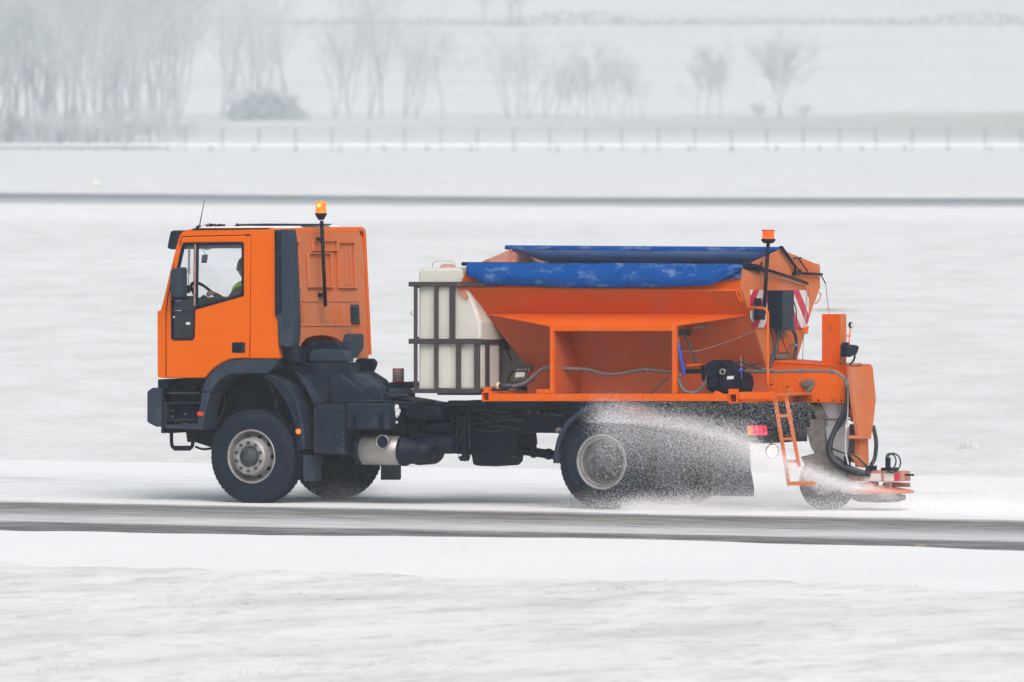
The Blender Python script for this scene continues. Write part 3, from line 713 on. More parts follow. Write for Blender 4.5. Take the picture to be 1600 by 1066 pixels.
b = MB(); b.pp([(283, 670), (325, 670), (332, 702), (325, 700), (300, 692), (286, 691)], 0.4, 0.9, tref=0.3); b.ptube([(305, 698, .5), (318, 702, .5), (334, 700, .5)], 2); obj(b, 'steering_gear', 'black', bevel=0.01)

# ---- cab shell
YT = 357.5
side = [(246.5, 590), (246, 487), (251, 485), (256, 468), (266, 424), (277, 382), (280, 370), (285, 362.5), (292, 359.5), (302, YT), (428, YT), (431, 400), (434, 520), (436, 560.5), (391, 560.5),
        (392.5, 368.5), (390.5, 366.5), (283, 369), (280, 382), (270, 418), (260.5, 468), (258.2, 490), (258.2, 591)]
b = MB(); b.pp(side, 0.0, 0.05)
# far side, mirrored, with an open window
sd_out = [q(x, y, 0.0) for x, y in [(246.5, 590), (246, 487), (251, 485), (277, 382), (280, 370), (285, 366), (302, 363), (422, 363), (427, 370), (436, 560.5), (370, 560.5), (330, 585)]]
sd_hole = [q(x, y, 0.0) for x, y in [(268, 468), (287, 380), (380, 379), (380, 462), (305, 483), (270, 483)]]
b.prism(sd_out, CAB_W - 0.05, CAB_W, [sd_hole])
# roof
b.pp([(281, 369), (285, 362.5), (292, 359.5), (302, YT + 0.01), (426, YT + 0.01), (428, 359.5), (428.5, 364), (300, 367)], 0.05, CAB_W - 0.09, tref=0.0)
sa, za = q(302, YT + 0.01, 0.0); sb_, _ = q(427, YT, 0.0)
b.prism([(CAB_W - 0.09, za), (CAB_W - 0.035, za - 0.018), (CAB_W - 0.008, za - 0.05), (CAB_W, za - 0.10), (CAB_W - 0.05, za - 0.10), (CAB_W - 0.09, za - 0.05)], sa - 0.12, sb_, plane='tz')
# front wall with radius corner, floor
b.pp([(246.2, 590), (246, 487), (251, 485), (257, 485), (257, 590)], 0.05, CAB_W - 0.05, tref=0.0)
b.pp([(257, 586), (318, 590), (345, 570), (370, 556), (434, 556), (434, 552), (368, 552), (340, 564), (312, 580), (257, 580)], 0.05, CAB_W - 0.05, tref=0.0)
cab = obj(b, 'cab', 'orange', bevel=0.012)
# corner panel is a rounded post
b = MB(); b.pbox(246, 503, 247.2, 590, -0.004, 0.2); 
# rear wall
SB = q(436, 560, 0.0)[0]; ZB = q(436, 560, 0.0)[1]
def lean(o, k=0.044):
    for v in o.data.vertices:
        if v.co.z > ZB: v.co.x -= k * (v.co.z - ZB)
outl = [(440, 560), (455, 561), (466, 556), (469, 547), (473, 537), (480, 529.5), (492, 525.5), (508, 524.5), (522, 527), (533, 533), (537.5, 545), (538, 560), (576.5, 560.5), (576.2, 480), (575.5, 400), (573, 371), (569, 361), (560, 357.5), (436, 357.5), (436, 560)]
b = MB(); b.rp(outl, SB, 0.06); rw = b.build('rear_wall', M['salty'], cab, bevel=0.012); lean(rw)
def emb(x0, y0, x1, y1, d=0.034, w=2.6, name='pressed_rib'):
    b = MB()
    b.rp([(x0, y0), (x1, y0), (x1, y1), (x0, y1)], SB + d, d - 0.001, [[(x0 + w, y0 + w), (x1 - w, y0 + w), (x1 - w, y1 - w), (x0 + w, y1 - w)]])
    o = b.build(name, M['salty'], cab, bevel=0.008); lean(o)
emb(488, 395, 527, 450); emb(535, 378, 564, 451); emb(466, 378, 477, 451, w=1.6)
emb(497, 376, 536, 393, w=1.6)
emb(466, 470, 566, 510, 0.010, 1.8)
for x in (476, 484, 527, 536):
    b = MB(); b.rbox(x, 478, x + 1.6, 502, SB + 0.02, 0.019); o = b.build('pressed_rib', M['salty'], cab, bevel=0.003); lean(o)
for x in (546.5, 553):
    b = MB(); b.rbox(x, 384, x + 1.4, 446, SB + 0.02, 0.019); o = b.build('pressed_rib', M['salty'], cab, bevel=0.003); lean(o)
# vents
for (x0, y0, x1, y1) in ((552, 476, 564.5, 507), (467, 476, 470.5, 507)):
    b = MB(); b.rbox(x0, y0, x1, y1, SB + 0.012, 0.01)
    for k in range(6):
        yy = y0 + 3 + k * 4.6; b.rp([(x0 + 1, yy + 2.6), (x1 - 1, yy + 2.6), (x1 - 1, yy + 1.0), (x0 + 1, yy + 1.0)], SB + 0.035, 0.024)
    o = b.build('air_vent', M['trim'], cab, bevel=0.003); lean(o)
b = MB(); b.rp([(549, 533), (552, 522), (567, 521.5), (569, 524), (569, 545), (563, 553), (561, 558), (552, 559.5), (548, 556)], SB + 0.12, 0.118); obj(b, 'tool_box', 'trim', bevel=0.015)
b = MB(); b.ptube([(508, 478, 0.0), (505, 488, 0), (505.5, 495, 0), (511, 503, 0), (523, 507, 0), (535, 510.5, 0), (547, 512, 0), (549.5, 520, 0), (548, 533, 0), (545.5, 556, 0), (546, 581, 0.0)], 0.6, 6)
cable = obj(b, 'beacon_cable', 'wire')
# cable lies on the rear wall plane
def to_plane(o, s_new):
    for v in o.data.vertices:
        w_ = Vector((v.co.x, v.co.y, v.co.z)); P = ORG + RV * w_.x + LV * w_.y + Vector((0, 0, w_.z))
        d = P - CP; k = (s_new - (CP - ORG).dot(RV)) / d.dot(RV); p = CP + d * k - ORG
        v.co = (p.dot(RV), p.dot(LV), p.z)
to_plane(cable, SB + 0.03)
# roof things
b = MB(); b.pp([(299, 360), (302, 357.2), (419, 356.2), (419, 358.2)], -0.004, 0.06); obj(b, 'drip_rail', 'black')
b = MB(); b.pp([(310, 357), (312, 354.5), (426, 354), (428, 357)], 0.30, 2.0, tref=0.3); obj(b, 'roof_snow', 'snowp', bevel=0.02)
b = MB(); b.pp([(364, 353.2), (372, 350.2), (474, 350.6), (475, 352.6), (374, 352.8)], 1.0, 1.7, tref=1.0); b.pp([(367, 354), (369, 349), (373, 352), (373, 354)], 1.0, 1.04); obj(b, 'roof_hatch', 'plastic', bevel=0.004)
b = MB(); b.lathe([(0.001, 0.05), (0.02, 0.05), (0.06, 0.0)], (*[q(311, 357.5, 0.5)[0], 0.5], q(311, 357.5, 0.5)[1] - 0.01), 'z', 16); b.tube([q3(311, 357, .5), q3(319.5, 313, .5)], 0.007, 6, r1=0.003); obj(b, 'radio_antenna', 'black')
b = MB()
for x, y in ((326, 353.5), (331, 351.5), (338.5, 352.5), (345.5, 352)): s, z = q(x, y, 1.2); b.lathe([(0.001, -0.03), (0.02, -0.03), (0.012, 0.0), (0.012, 0.05)], (s, 1.2, z), 's', 10)
b.ptube([(317, 354, 1.2), (322, 350.5, 1.2), (332, 350.8, 1.2), (346, 352.5, 1.2)], 0.4, 5)
obj(b, 'roof_horn', 'black')
# sun visor
b = MB(); b.pp([(261, 388), (262, 381), (266, 362), (270, 360.2), (288, 360.5), (284, 366), (279.5, 374), (276, 389), (268, 390)], 0.02, CAB_W - 0.02); obj(b, 'sun_visor', 'plastic', bevel=0.012)
# windscreen and its black frame
def plate(name, pts3, m, parent, th=0.006):
    b = MB(); b.add(pts3, [tuple(range(len(pts3)))]); return b.build(name, M[m], parent, solid=th)
A0 = q3(253.5, 484, 0.0); A1 = q3(279.5, 378, 0.0)
def fr(u, t, off=0.0): p = A0.lerp(A1, u); return Vector((p.x + off, t, p.z))
plate('windscreen', [fr(0.02, 0.10, -.01), fr(0.02, CAB_W - 0.1, -.01), fr(0.98, CAB_W - 0.1, -.01), fr(0.98, 0.10, -.01)], 'clearglass', T)
b = MB()
b.tube([fr(0, 0.03), fr(1, 0.03)], 0.022, 8); b.tube([fr(0, CAB_W - .04), fr(1, CAB_W - .04)], 0.03, 8); b.tube([fr(0.0, 0.03), fr(0.0, CAB_W - .04)], 0.03, 8); b.tube([fr(0.97, 0.03), fr(0.97, CAB_W - .04)], 0.03, 8)
obj(b, 'windscreen_frame', 'black')
b = MB()
for k in range(2):
    t0 = 0.35 + k * 0.9; b.tube([fr(-0.01, t0, -0.05), fr(0.03, t0 + 0.75, -0.035)], 0.009, 6)
obj(b, 'wiper', 'black')

# ---- door
door_out = [(284, 370.5), (389.5, 368), (391, 370), (388.8, 560.5), (372, 560.5), (360, 562), (348, 567), (338, 573), (328, 582), (320, 591), (259.5, 591), (259.5, 492), (262, 470), (271.5, 418), (281.5, 382)]
hole_w = [(286.5, 379.5), (378.5, 378.5), (380.5, 380.5), (380.5, 462.5), (304.5, 484), (303.5, 530), (300, 532), (271, 532), (267.5, 529), (267, 462), (276, 420), (284, 384)]
b = MB(); b.pp(door_out, -0.006, 0.045, [hole_w]); door = obj(b, 'door', 'orange', bevel=0.010)
b = MB(); b.pp([(304, 528), (388.5, 527), (388.3, 559.5), (372, 559.5), (358, 561), (346, 566.5), (336, 573), (326, 582), (319, 590), (261, 590), (261, 536), (300, 535)], -0.018, -0.0065, tref=-0.006); b.build('lower_skin', M['orange'], door, bevel=0.006)
b = MB(); b.pp([(392.2, 527), (434.6, 526.5), (435.8, 560), (391.6, 560)], -0.012, -0.0005, tref=0.0); b.build('lower_corner', M['orange'], cab, bevel=0.006)
# rubber window frame
def ring(pts, inset_pts, t0, t1, m, name, parent, bevel=0.003): b = MB(); b.pp(pts, t0, t1, [inset_pts], tref=-0.006); return b.build(name, M[m], parent, bevel=bevel)
ring(hole_w, [(290, 383.5), (377.5, 382.5), (377.5, 459.5), (303, 480), (301, 528), (272, 528), (270, 526), (270, 464), (279, 422), (287, 386)], -0.012, 0.03, 'black', 'window_seal', door)
b = MB(); b.pp([(303, 380), (309, 380), (307.5, 482), (302, 484)], -0.012, 0.03, tref=-0.006); b.pp([(270, 464), (303, 462), (303, 468), (270, 470)], -0.008, 0.02); b.pbox(270, 486, 303, 489, -0.004, 0.02); b.build('window_divider', M['plastic'], door, bevel=0.003)
b = MB(); b.pp([(304.5, 382), (306.5, 382), (305.5, 478), (303.5, 478)], -0.016, -0.0125, tref=-0.006); b.build('divider_strip', M['rusty'], door)
b = MB(); b.pp([(287, 384), (377.5, 383), (377.5, 459.5), (303, 480), (303, 466), (270, 466), (279, 422)], 0.008, 0.012, tref=0.0); b.build('window', M['glass'], door)
b = MB(); b.pp([(270, 468), (302, 468), (301, 528), (272, 528), (270, 526)], 0.008, 0.012, tref=0.0); b.build('kick_window', M['darkglass'], door)
b = MB(); b.pp([(290, 383), (377.5, 382.5), (377.5, 388.5), (332, 388), (322, 391.5), (314, 388), (288, 388)], 0.016, 0.02, tref=0.0); b.build('window_tint_band', M['darkglass'], door)
b = MB(); b.pp([(363.5, 535), (381.5, 535), (383, 536.5), (383, 550), (381.5, 551.5), (364, 551.5), (362.5, 550), (362.5, 536.5)], -0.022, -0.0185, tref=-0.02)
b.pbox(365, 540, 381, 543.5, -0.032, -0.022); b.build('door_handle', M['black'], door, bevel=0.003)
b = MB(); s, z = q(380.5, 543, -0.03); b.cyl((s, 0, z), 0.008, -0.036, -0.030, 't', 10); b.build('lock', M['zinc'], door)
b = MB(); b.pbox(290.5, 503.5, 297, 507.5, -0.0, 0.004); b.pp([(270, 486), (283, 484.5), (283, 487), (270, 488.5)], 0.0, 0.004); b.pbox(270, 494, 273, 497, 0.0, 0.004); b.pp([(276, 466.5), (284, 467), (283, 470), (275, 471)], 0.0, 0.003); b.build('sticker', M['white'], door)
b = MB(); b.pp([(276, 384), (282, 384), (278.5, 418), (272.5, 418)], -0.008, -0.0005, tref=0.0); b.build('pillar_trim', M['orange'], cab, bevel=0.002)
b = MB(); b.pbox(384, 366, 389, 368.5, -0.012, 0.0); b.build('door_bumper', M['black'], door)
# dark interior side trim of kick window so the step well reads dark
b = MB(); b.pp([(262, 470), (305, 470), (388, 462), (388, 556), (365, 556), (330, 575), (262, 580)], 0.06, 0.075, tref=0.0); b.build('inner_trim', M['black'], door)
# mirror
b = MB(); b.pp([(265.5, 425), (268, 420.5), (280, 417.5), (283, 420), (283, 463), (280, 465.5), (272, 465), (266, 461), (265, 455)], -0.26, -0.10); mi = obj(b, 'wing_mirror', 'trim', bevel=0.025)
b = MB(); b.tube([q3(272, 426, -0.12), q3(276, 420, 0.02)], 0.012, 8); b.tube([q3(272, 458, -0.12), q3(268, 470, 0.02)], 0.012, 8); b.build('mirror_arm', M['black'], mi)
b = MB(); s = q(283.2, 440, -0.18)[0] + 0.002; b.prism([(-0.245, q(283, 461, -.2)[1]), (-0.115, q(283, 461, -.2)[1]), (-0.115, q(283, 422, -.2)[1]), (-0.245, q(283, 422, -.2)[1])], s, s + 0.004, plane='tz'); b.build('mirror_glass', mat('mirror', (0.5, 0.55, 0.6), 0.08, 1.0), mi)
# interior
b = MB(); b.pp([(258, 486), (262, 472), (275, 466), (300, 470), (308, 480), (308, 500), (300, 560), (262, 560)], 0.08, CAB_W - 0.08, tref=0.08); obj(b, 'dashboard', 'black', bevel=0.03)
s0, z0 = q(322, 466, 0.58)
WH = Vector((s0, 0.60, z0)); wn = Vector((0.75, 0, 0.66)).normalized(); wu = Vector((-0.66, 0, 0.75)).normalized(); wl = Vector((0, 1, 0))
b = MB(); rw_ = 0.24
b.tube([WH + (wu * math.cos(a) + wl * math.sin(a)) * rw_ for a in [2 * math.pi * i / 32 for i in range(33)]], 0.018, 8, False)
b.tube([WH - wl * rw_, WH - wn * 0.05, WH + wl * rw_], 0.014, 6); b.tube([WH - wn * 0.04, WH - wn * 0.05 - wu * rw_], 0.014, 6); b.tube([WH - wn * 0.03, WH - wn * 0.5 - Vector((0.05, 0, 0.1))], 0.035, 8)
b.tube([WH - wn * 0.06, WH - wn * 0.01], 0.06, 12)
obj(b, 'steering_wheel', 'black')
b = MB(); P = []
pt = q3(296, 383, 0.45); pe = q3(295, 428, 0.45)
for i in range(150): u = i / 149; c_ = pt.lerp(pe, u); P.append(c_ + Vector((math.cos(i * 0.9) * 0.014, math.sin(i * 0.9) * 0.014, 0)))
b.tube(P, 0.0035, 4); b.tube([pe, q3(294.5, 446, 0.45)], 0.004, 5); b.pp([(291.5, 450), (293, 446), (296, 446), (297, 452), (296, 458), (293, 458)], 0.43, 0.47, tref=0.45)
obj(b, 'radio_handset', 'black')
b = MB(); b.pp([(317, 398), (324, 398), (322, 411), (315.5, 411)], 1.2, 1.24, tref=1.22); b.ptube([(314, 388, 1.22), (318, 392, 1.22), (321, 398, 1.22)], 0.6, 6); obj(b, 'rear_view_mirror', 'trim', bevel=0.004)
for t0 in (0.32, 1.42):
    b = MB(); b.pp([(366, 500), (392, 498), (398, 410), (404, 395), (412, 395), (412, 420), (404, 508), (366, 508)], t0, t0 + 0.5, tref=0.3); b.pp([(345, 497), (398, 497), (398, 508), (345, 508)], t0, t0 + 0.5, tref=0.3); obj(b, 'seat', 'black', bevel=0.03)

# ---- engine air intake behind the cab
b = MB()
b.pp([(428.5, 360), (444, 358.5), (444, 542), (435, 540), (434, 500), (429.5, 494)], -0.02, 0.16, tref=-0.02)
b.pp([(440, 358.5), (450, 358.8), (452, 366), (454, 385), (459, 500), (458.5, 522), (456, 542), (444, 542)], -0.02, 0.17, tref=-0.02)
stk = obj(b, 'air_intake', 'trim', bevel=0.012)
b = MB()
for k in range(32):
    y = 364 + k * 4.0; b.pp([(430.5, y), (438.5, y - 0.6), (438.5, y + 1.7), (430.5, y + 2.3)], -0.028, -0.0205, tref=-0.02)
b.pp([(429.8, 361), (431, 361), (431.5, 494), (430.2, 494)], -0.03, -0.0205, tref=-0.02); b.pp([(438.2, 361), (439.4, 361), (440, 490), (438.6, 490)], -0.03, -0.0205, tref=-0.02)
b.build('louvre', M['black'], stk, bevel=0.002)
b = MB(); s, z = q(450, 541, 0.0)
prof = []
for k in range(9): prof += [(0.135, -0.19 + k * 0.022), (0.115, -0.19 + k * 0.022 + 0.011)]
b.lathe(prof, (s + 0.01, 0.15, z), 'z', 24); b.build('bellows', M['black'], stk)

# ---- engine cover behind the cab
def cprof(name, pts, t0, t1, m='plastic', bv=0.03): b = MB(); b.pp(pts, t0, t1); return obj(b, name, m, bevel=bv)
cprof('engine_tunnel', [(476, 570), (476, 545), (484, 535), (492, 533), (526, 534), (534, 542), (532, 570)], 0.60, 0.75, 'black')
b = MB()
for k in range(6): b.pbox(470, 549 + k * 4.5, 481, 551.5 + k * 4.5, 0.5, 0.8)
obj(b, 'bellows_pipe', 'black', bevel=0.006)
cprof('engine_cover', [(481, 565.5), (482, 553), (486, 548), (498, 545.5), (530, 546.5), (540, 549), (543, 555), (546, 565.5)], 0.40, 0.54, 'trim', 0.02)
cprof('engine_cover', [(478, 632), (481, 566), (500, 566), (551, 566), (551, 583), (552, 632)], 0.42, 0.60, 'plastic', 0.02)
cprof('air_duct', [(515, 632), (513, 583), (533, 583.5), (560, 606), (598, 607), (598, 631)], 0.30, 0.55, 'plastic', 0.03)
cprof('air_duct', [(533, 583.2), (566, 584), (584, 596), (597, 606.5), (632, 608), (637, 613), (638, 622), (600, 624), (560, 606)], 0.45, 0.65, 'trim', 0.02)
cprof('air_duct', [(556, 583), (562, 580), (580, 581), (597, 592), (602, 596), (598, 606), (584, 600)], 0.9, 1.0, 'plastic', 0.015)
cprof('cooler', [(553, 582), (555, 563), (557, 560.5), (580, 560.5), (585, 566), (584, 572), (580, 581)], 1.0, 1.1, 'black', 0.015)
b = MB(); b.pp([(598, 598), (630, 597), (632, 601), (630, 608), (598, 608)], 0.6, 1.0); obj(b, 'filter_bracket', 'black', bevel=0.008)
s, z = q(620.5, 600, 0.75); b = MB(); b.lathe([(0.001, 0.16), (0.062, 0.16), (0.066, 0.15), (0.066, 0.0), (0.001, 0.0)], (s, 0.78, z + 0.02), 'z', 28); flt = obj(b, 'oil_filter', 'grey')
b = MB()
for zz in (0.01, 0.137): b.lathe([(0.0672, zz), (0.0685, zz + .002), (0.0685, zz + 0.012), (0.0672, zz + 0.014)], (s, 0.78, z + 0.02), 'z', 28)
b.build('filter_band', M['red'], flt)
b = MB()
b.pp([(436, 567), (464, 566), (474, 580), (486, 600), (503, 629), (496, 636), (489, 636), (478, 612), (466, 590), (452, 575), (438, 572)], 0.16, 0.42, tref=0.16)
obj(b, 'wheel_arch_duct', 'plastic', bevel=0.02)
b = MB(); b.pp([(462, 580), (468, 578), (478, 592), (496, 626), (492, 630), (478, 606)], 0.145, 0.16, tref=0.16); obj(b, 'duct_rib', 'trim', bevel=0.006)
b = MB(); b.ptube([(470, 570, .3), (476, 600, .35), (482, 625, .4)], 3); b.ptube([(600, 612, .35), (612, 618, .3), (634, 617, .3), (645, 626, .35), (680, 628, .4)], 2); b.ptube([(560, 628, .28), (600, 627, .28), (650, 630, .28)], 1.2); b.ptube([(640, 622, .4), (650, 625, .4), (654, 632, .4)], 2.5)
obj(b, 'engine_hose', 'bhose')

# ---- beacon of the cab
def beacon(x, y0, y1, yb, wpx, t, pole, parent_name, flat=False):
    s, zt = q(x, y0, t); _, z1 = q(x, y1, t); _, z2 = q(x, yb, t); r = wpx / 2 / 136.0
    h = zt - z1
    b = MB()
    for (a_, c_) in zip(pole, pole[1:]): b.tube([q3(*a_), q3(*c_)], 0.022, 10)
    root = obj(b, parent_name, 'black')
    b = MB(); b.lathe([(0.001, z2 - z1), (r * 0.5, z2 - z1), (r * 1.08, -0.02), (r * 1.1, 0.0), (0.001, 0.0)] if not flat else [(0.001, -0.04), (r * 1.12, -0.035), (r * 1.18, -0.012), (r * 1.1, 0.0), (0.001, 0.0)], (s, t, z1), 'z', 28); b.build('lamp_base', M['black'], root)
    b = MB(); b.lathe([(r * 1.02, 0.0), (r * (1.0 if flat else 0.92), h * 0.5), (r * (1.04 if flat else 0.86), h * 0.90), (r * (1.0 if flat else 0.75), h * 0.98), (0.001, h)], (s, t, z1), 'z', 28)
    for k in range(5): b.lathe([(r * 1.0, h * (0.12 + k * 0.16)), (r * 1.05, h * (0.15 + k * 0.16)), (r * 1.0, h * (0.18 + k * 0.16))], (s, t, z1), 'z', 28)
    b.build('amber_lens', M['amber_lit'] if not flat else M['red_amber'], root)
    b = MB(); cz = h * 0.62; rr = r * 0.35
    b.lathe([(0.001, cz - rr), (rr * .7, cz - rr * .7), (rr, cz), (rr * .7, cz + rr * .7), (0.001, cz + rr)], (s - 0.0, t - r * 0.78, z1), 'z', 14); b.build('bulb_glow', M['amber_core'], root)
    return root
M['red_amber'] = emis('lit_red_amber_lens', (0.85, 0.07, 0.01), (1.0, 0.10, 0.0), 0.35)
sP = SB + 0.06
def rear_t(px, py, s=None): return q2(px, py, sP if s is None else s)[0]
tP = rear_t(503, 400)
bc = beacon(501.5, 314, 333, 344, 17, tP, [(502.5, 345, tP), (508.5, 479, tP)], 'cab_beacon')
# put the pole upright behind the wall
b = MB()
for y, x in ((374, 500.5), (461, 504.5)): b.rbox(x - 2.5, y - 3, x + 5, y + 3, SB + 0.05 - 0.052 * (q(x, y, 0)[1] - ZB), 0.05)
b.build('pole_clamp', M['black'], bc, bevel=0.004)

# ---- brine tanks in their cage
TA0, TA1 = 0.10, 0.72
def tank(t0, t1, parent):
    b = MB()
    b.pp([(651.5, 609), (651.5, 425), (656, 419), (715, 419), (720, 424), (728, 446), (749, 505), (749, 609)], t0 + 0.03, t1, tref=TA0)
    o = b.build('tank', M['tank'], parent, bevel=0.03)
    b = MB()
    for (x0, x1, y0) in ((684, 702, 445), (712, 719, 540), (651, 651.1, 0)):
        if y0: b.pp([(x0, 607), (x0, y0), (x1, y0), (x1, 607)], t0 + 0.012, t0 + 0.03, tref=TA0)
    b.build('tank_rib', M['tank'], o, bevel=0.01)
    return o
br = empty('brine_unit', (0, 0, 0), 0, T)
tk1 = tank(TA0, TA1, br); tk2 = tank(0.85, 2.2, br)
ss, zz = q(700, 418, 1.0)
b = MB(); b.lathe([(0.09, 0.0), (0.09, 0.04), (0.05, 0.06), (0.001, 0.06)], (ss, 1.0, zz - 0.02), 'z', 20); b.build('tank_lid', M['rusty'], br)
b = MB(); b.ptube([(675, 418, 0.9), (678, 410, 0.9), (690, 408, 0.9), (706, 409, 0.9), (712, 414, 0.9)], 0.5, 6); b.build('lid_strap', M['rusty'], br)
b = MB()
def bar(x0, y0, x1, y1, t0, t1, tref=None): b.pp([(x0, y1), (x1, y1), (x1, y0), (x0, y0)], t0, t1, tref=tref if tref is not None else t0)
E1 = TA1 + 0.05
for y0, y1, x0, x1 in ((440.5, 448, 638, 775), (529.5, 537.5, 638, 752), (608, 614.5, 644, 748)):
    bar(x0, y0, x1, y1, TA0 - 0.04, TA0)
for x0, x1, y0, y1 in ((646, 651, 448, 608), (678, 683.5, 448, 529.5), (702, 710, 448, 529.5), (678, 683.5, 537.5, 608), (712, 719, 537.5, 608), (740.5, 749, 537.5, 608)):
    bar(x0, y0, x1, y1, TA0 - 0.035, TA0 - 0.003, TA0 - 0.035)
sE = q(749, 570, TA0 - 0.04)[0]
for y0, y1 in ((530.5, 538), (607.5, 614)): b.rbox(749.5, y0, 787, y1, sE, 0.035)
for x0, x1 in ((760, 765.5), (781.5, 787.5)): b.rbox(x0, 538, x1, 607.5, sE - 0.001, 0.03)
# front and far verticals
sFr = q(646, 500, TA0 - 0.04)[0]
z0_, z1_, z2_, z3_ = q(700, 614.5, 0.06)[1], q(700, 534, .06)[1], q(700, 444, .06)[1], q(700, 448, .06)[1]
for t_ in (0.76, 1.5, 2.2): b.box(sFr, sFr + 0.045, t_, t_ + 0.05, z0_, z2_)
for z_ in (z0_, z1_, z2_ - 0.05): b.box(sFr - 0.02, sFr + 0.02, TA0, 2.25, z_, z_ + 0.05)
for t_ in (0.80, 2.2):
    b.box(sFr, sE, t_, t_ + 0.04, z0_, z0_ + 0.05); b.box(sFr, sE, t_, t_ + 0.04, z1_, z1_ + 0.05); b.box(sFr, sE, t_, t_ + 0.04, z2_ - .05, z2_)
    for s_ in (sE - 0.06, (sFr + sE) / 2): b.box(s_, s_ + 0.045, t_, t_ + 0.04, z0_, z1_)
b.pp([(787, 572), (786, 545), (792, 548), (800, 566), (829, 571), (831, 573), (831, 578), (829, 580), (803, 580), (795, 590), (792, 608), (786, 611)], 0.62, 0.68, tref=0.65)
b.build('cage', M['cage'], br, bevel=0.006)
b = MB(); b.pbox(683, 614.6, 748, 617.5, 0.1, 2.2); b.build('cage_base', M['black'], br, bevel=0.004)
b = MB()
for x in (716, 753.5): s, z = q(x, 444.5, TA0 - 0.045); b.cyl((s, 0, z), 0.012, TA0 - 0.05, TA0 - 0.041, 't', 10)
b.build('cage_bolt', M['zinc'], br)
b = MB(); b.ptube([(643.5, 487, .1), (641.5, 489, .1), (643, 492.5, .1), (646, 492, .1)], 0.5, 5, False); b.build('cage_hook', M['black'], br)

# ---- hopper
TN, TF = 0.12, 2.22; TC = 1.17
def sz(x, y, t): s, z = q(x, y, t); return s, z
f_top = q(733, 416, TN); f_mid = q(716.5, 451, TN); f_low = q(758, 491, 0.37); f_bot = q(818, 567, 0.82)
r_top = q(1158, 418, TN); r_mid = q(1154.5, 453, TN); SRr = (r_top[0] + r_mid[0]) / 2
zt = (f_top[1] + r_top[1]) / 2; zm = (f_mid[1] + r_mid[1]) / 2; zl = q(960, 490.5, 0.37)[1]; zb = q(960, 584, 0.86)[1]; z0 = q(960, 618, 0.86)[1]
zp = q(1219, 385, TC)[1] - 0.035
def mir(t): return 2 * TC - t
sfb = f_bot[0] + 0.09
rings = [(zt, f_top[0], TN), (zm, f_mid[0], TN), (zl, f_low[0], 0.37), (zb, sfb, 0.86), (z0, sfb, 0.86)]
b = MB()
V = [];
for z, s, t in rings: V += [(s, t, z), (SRr, t, z), (SRr, mir(t), z), (s, mir(t), z)]
def quad(mb, i, side):
    a = i * 4; c = a + 4
    mb.f.append({'n': (a, a + 1, c + 1, c), 'f': (a + 3, a + 2, c + 2, c + 3), 'fr': (a, c, c + 3, a + 3), 're': (a + 1, a + 2, c + 2, c + 1)}[side]); mb.sm.append(False)
hop = empty('spreader_hopper', (0, 0, 0), 0, T)
b.v = V[:]
quad(b, 0, 'n'); quad(b, 0, 'f'); quad(b, 1, 'n'); quad(b, 1, 'f'); quad(b, 0, 'fr'); quad(b, 1, 'fr'); b.build('side_wall', M['hopper'], hop, solid=0.012)
b = MB(); b.v = V[:]
for i in (2, 3):
    for sdn in ('n', 'f', 'fr'): quad(b, i, sdn)
b.build('sloping_wall', M['hopper_low'], hop, solid=0.012)
b = MB()
b.box(f_mid[0], SRr, TN - 0.02, TN + 0.01, zm - 0.012, zm + 0.012); b.box(f_top[0], SRr, TN - 0.012, TN + 0.03, zt - 0.03, zt + 0.02); b.box(f_top[0], SRr, mir(TN) - 0.03, mir(TN) + 0.012, zt - 0.03, zt + 0.02)
b.build('rim_rail', M['frame_orange'], hop, bevel=0.004)
# rear wall with gable
b = MB()
b.prism([(0.12, zt), (TC, zp), (2.22, zt), (2.22, zm), (mir(.37), zl), (1.60, q2(1247, 562, SRr)[1]), (1.60, z0), (0.86, z0), (0.86, zb), (0.37, zl), (0.12, zm)], SRr, SRr + 0.02, plane='tz')
rwall = b.build('rear_wall', M['salty'], hop, bevel=0.003)
b = MB(); b.prism([(TC - 0.01, zm + 0.1), (TC + 0.01, zm + 0.1), (TC + 0.01, zp - 0.02), (TC - 0.01, zp - 0.02)], SRr + 0.0205, SRr + 0.03, plane='tz'); b.build('seam', M['salty'], rwall)
# front gable
s_g = f_top[0] + 0.02
b = MB(); b.prism([(0.14, zt), (TC, zp - 0.01), (2.20, zt), (2.20, zm), (0.14, zm)], s_g, s_g + 0.02, plane='tz'); b.build('front_gable', M['rusty'], hop, bevel=0.003)
b = MB(); b.prism([(TC - 0.04, zt), (TC + 0.04, zt), (TC + 0.04, zp - 0.05), (TC - 0.04, zp - 0.05)], s_g + 0.0205, s_g + 0.05, plane='tz'); b.build('gable_post', M['rusty'], hop)
b = MB(); b.tube([(s_g, TC, zp - 0.005), (SRr, TC, zp - 0.005)], 0.02, 10); b.build('ridge_bar', M['black'], hop)
# apron ledge
b = MB()
Aq, Bq, Cq, Dq = q3(758, 491, 0.362), q3(1171, 492, 0.362), q3(1052, 510, 0.11), q3(859, 510, 0.11)
b.add([Aq, Dq, Cq, Bq], [(0, 1, 2, 3)]); b.build('apron', M['frame_orange'], hop, solid=0.012)
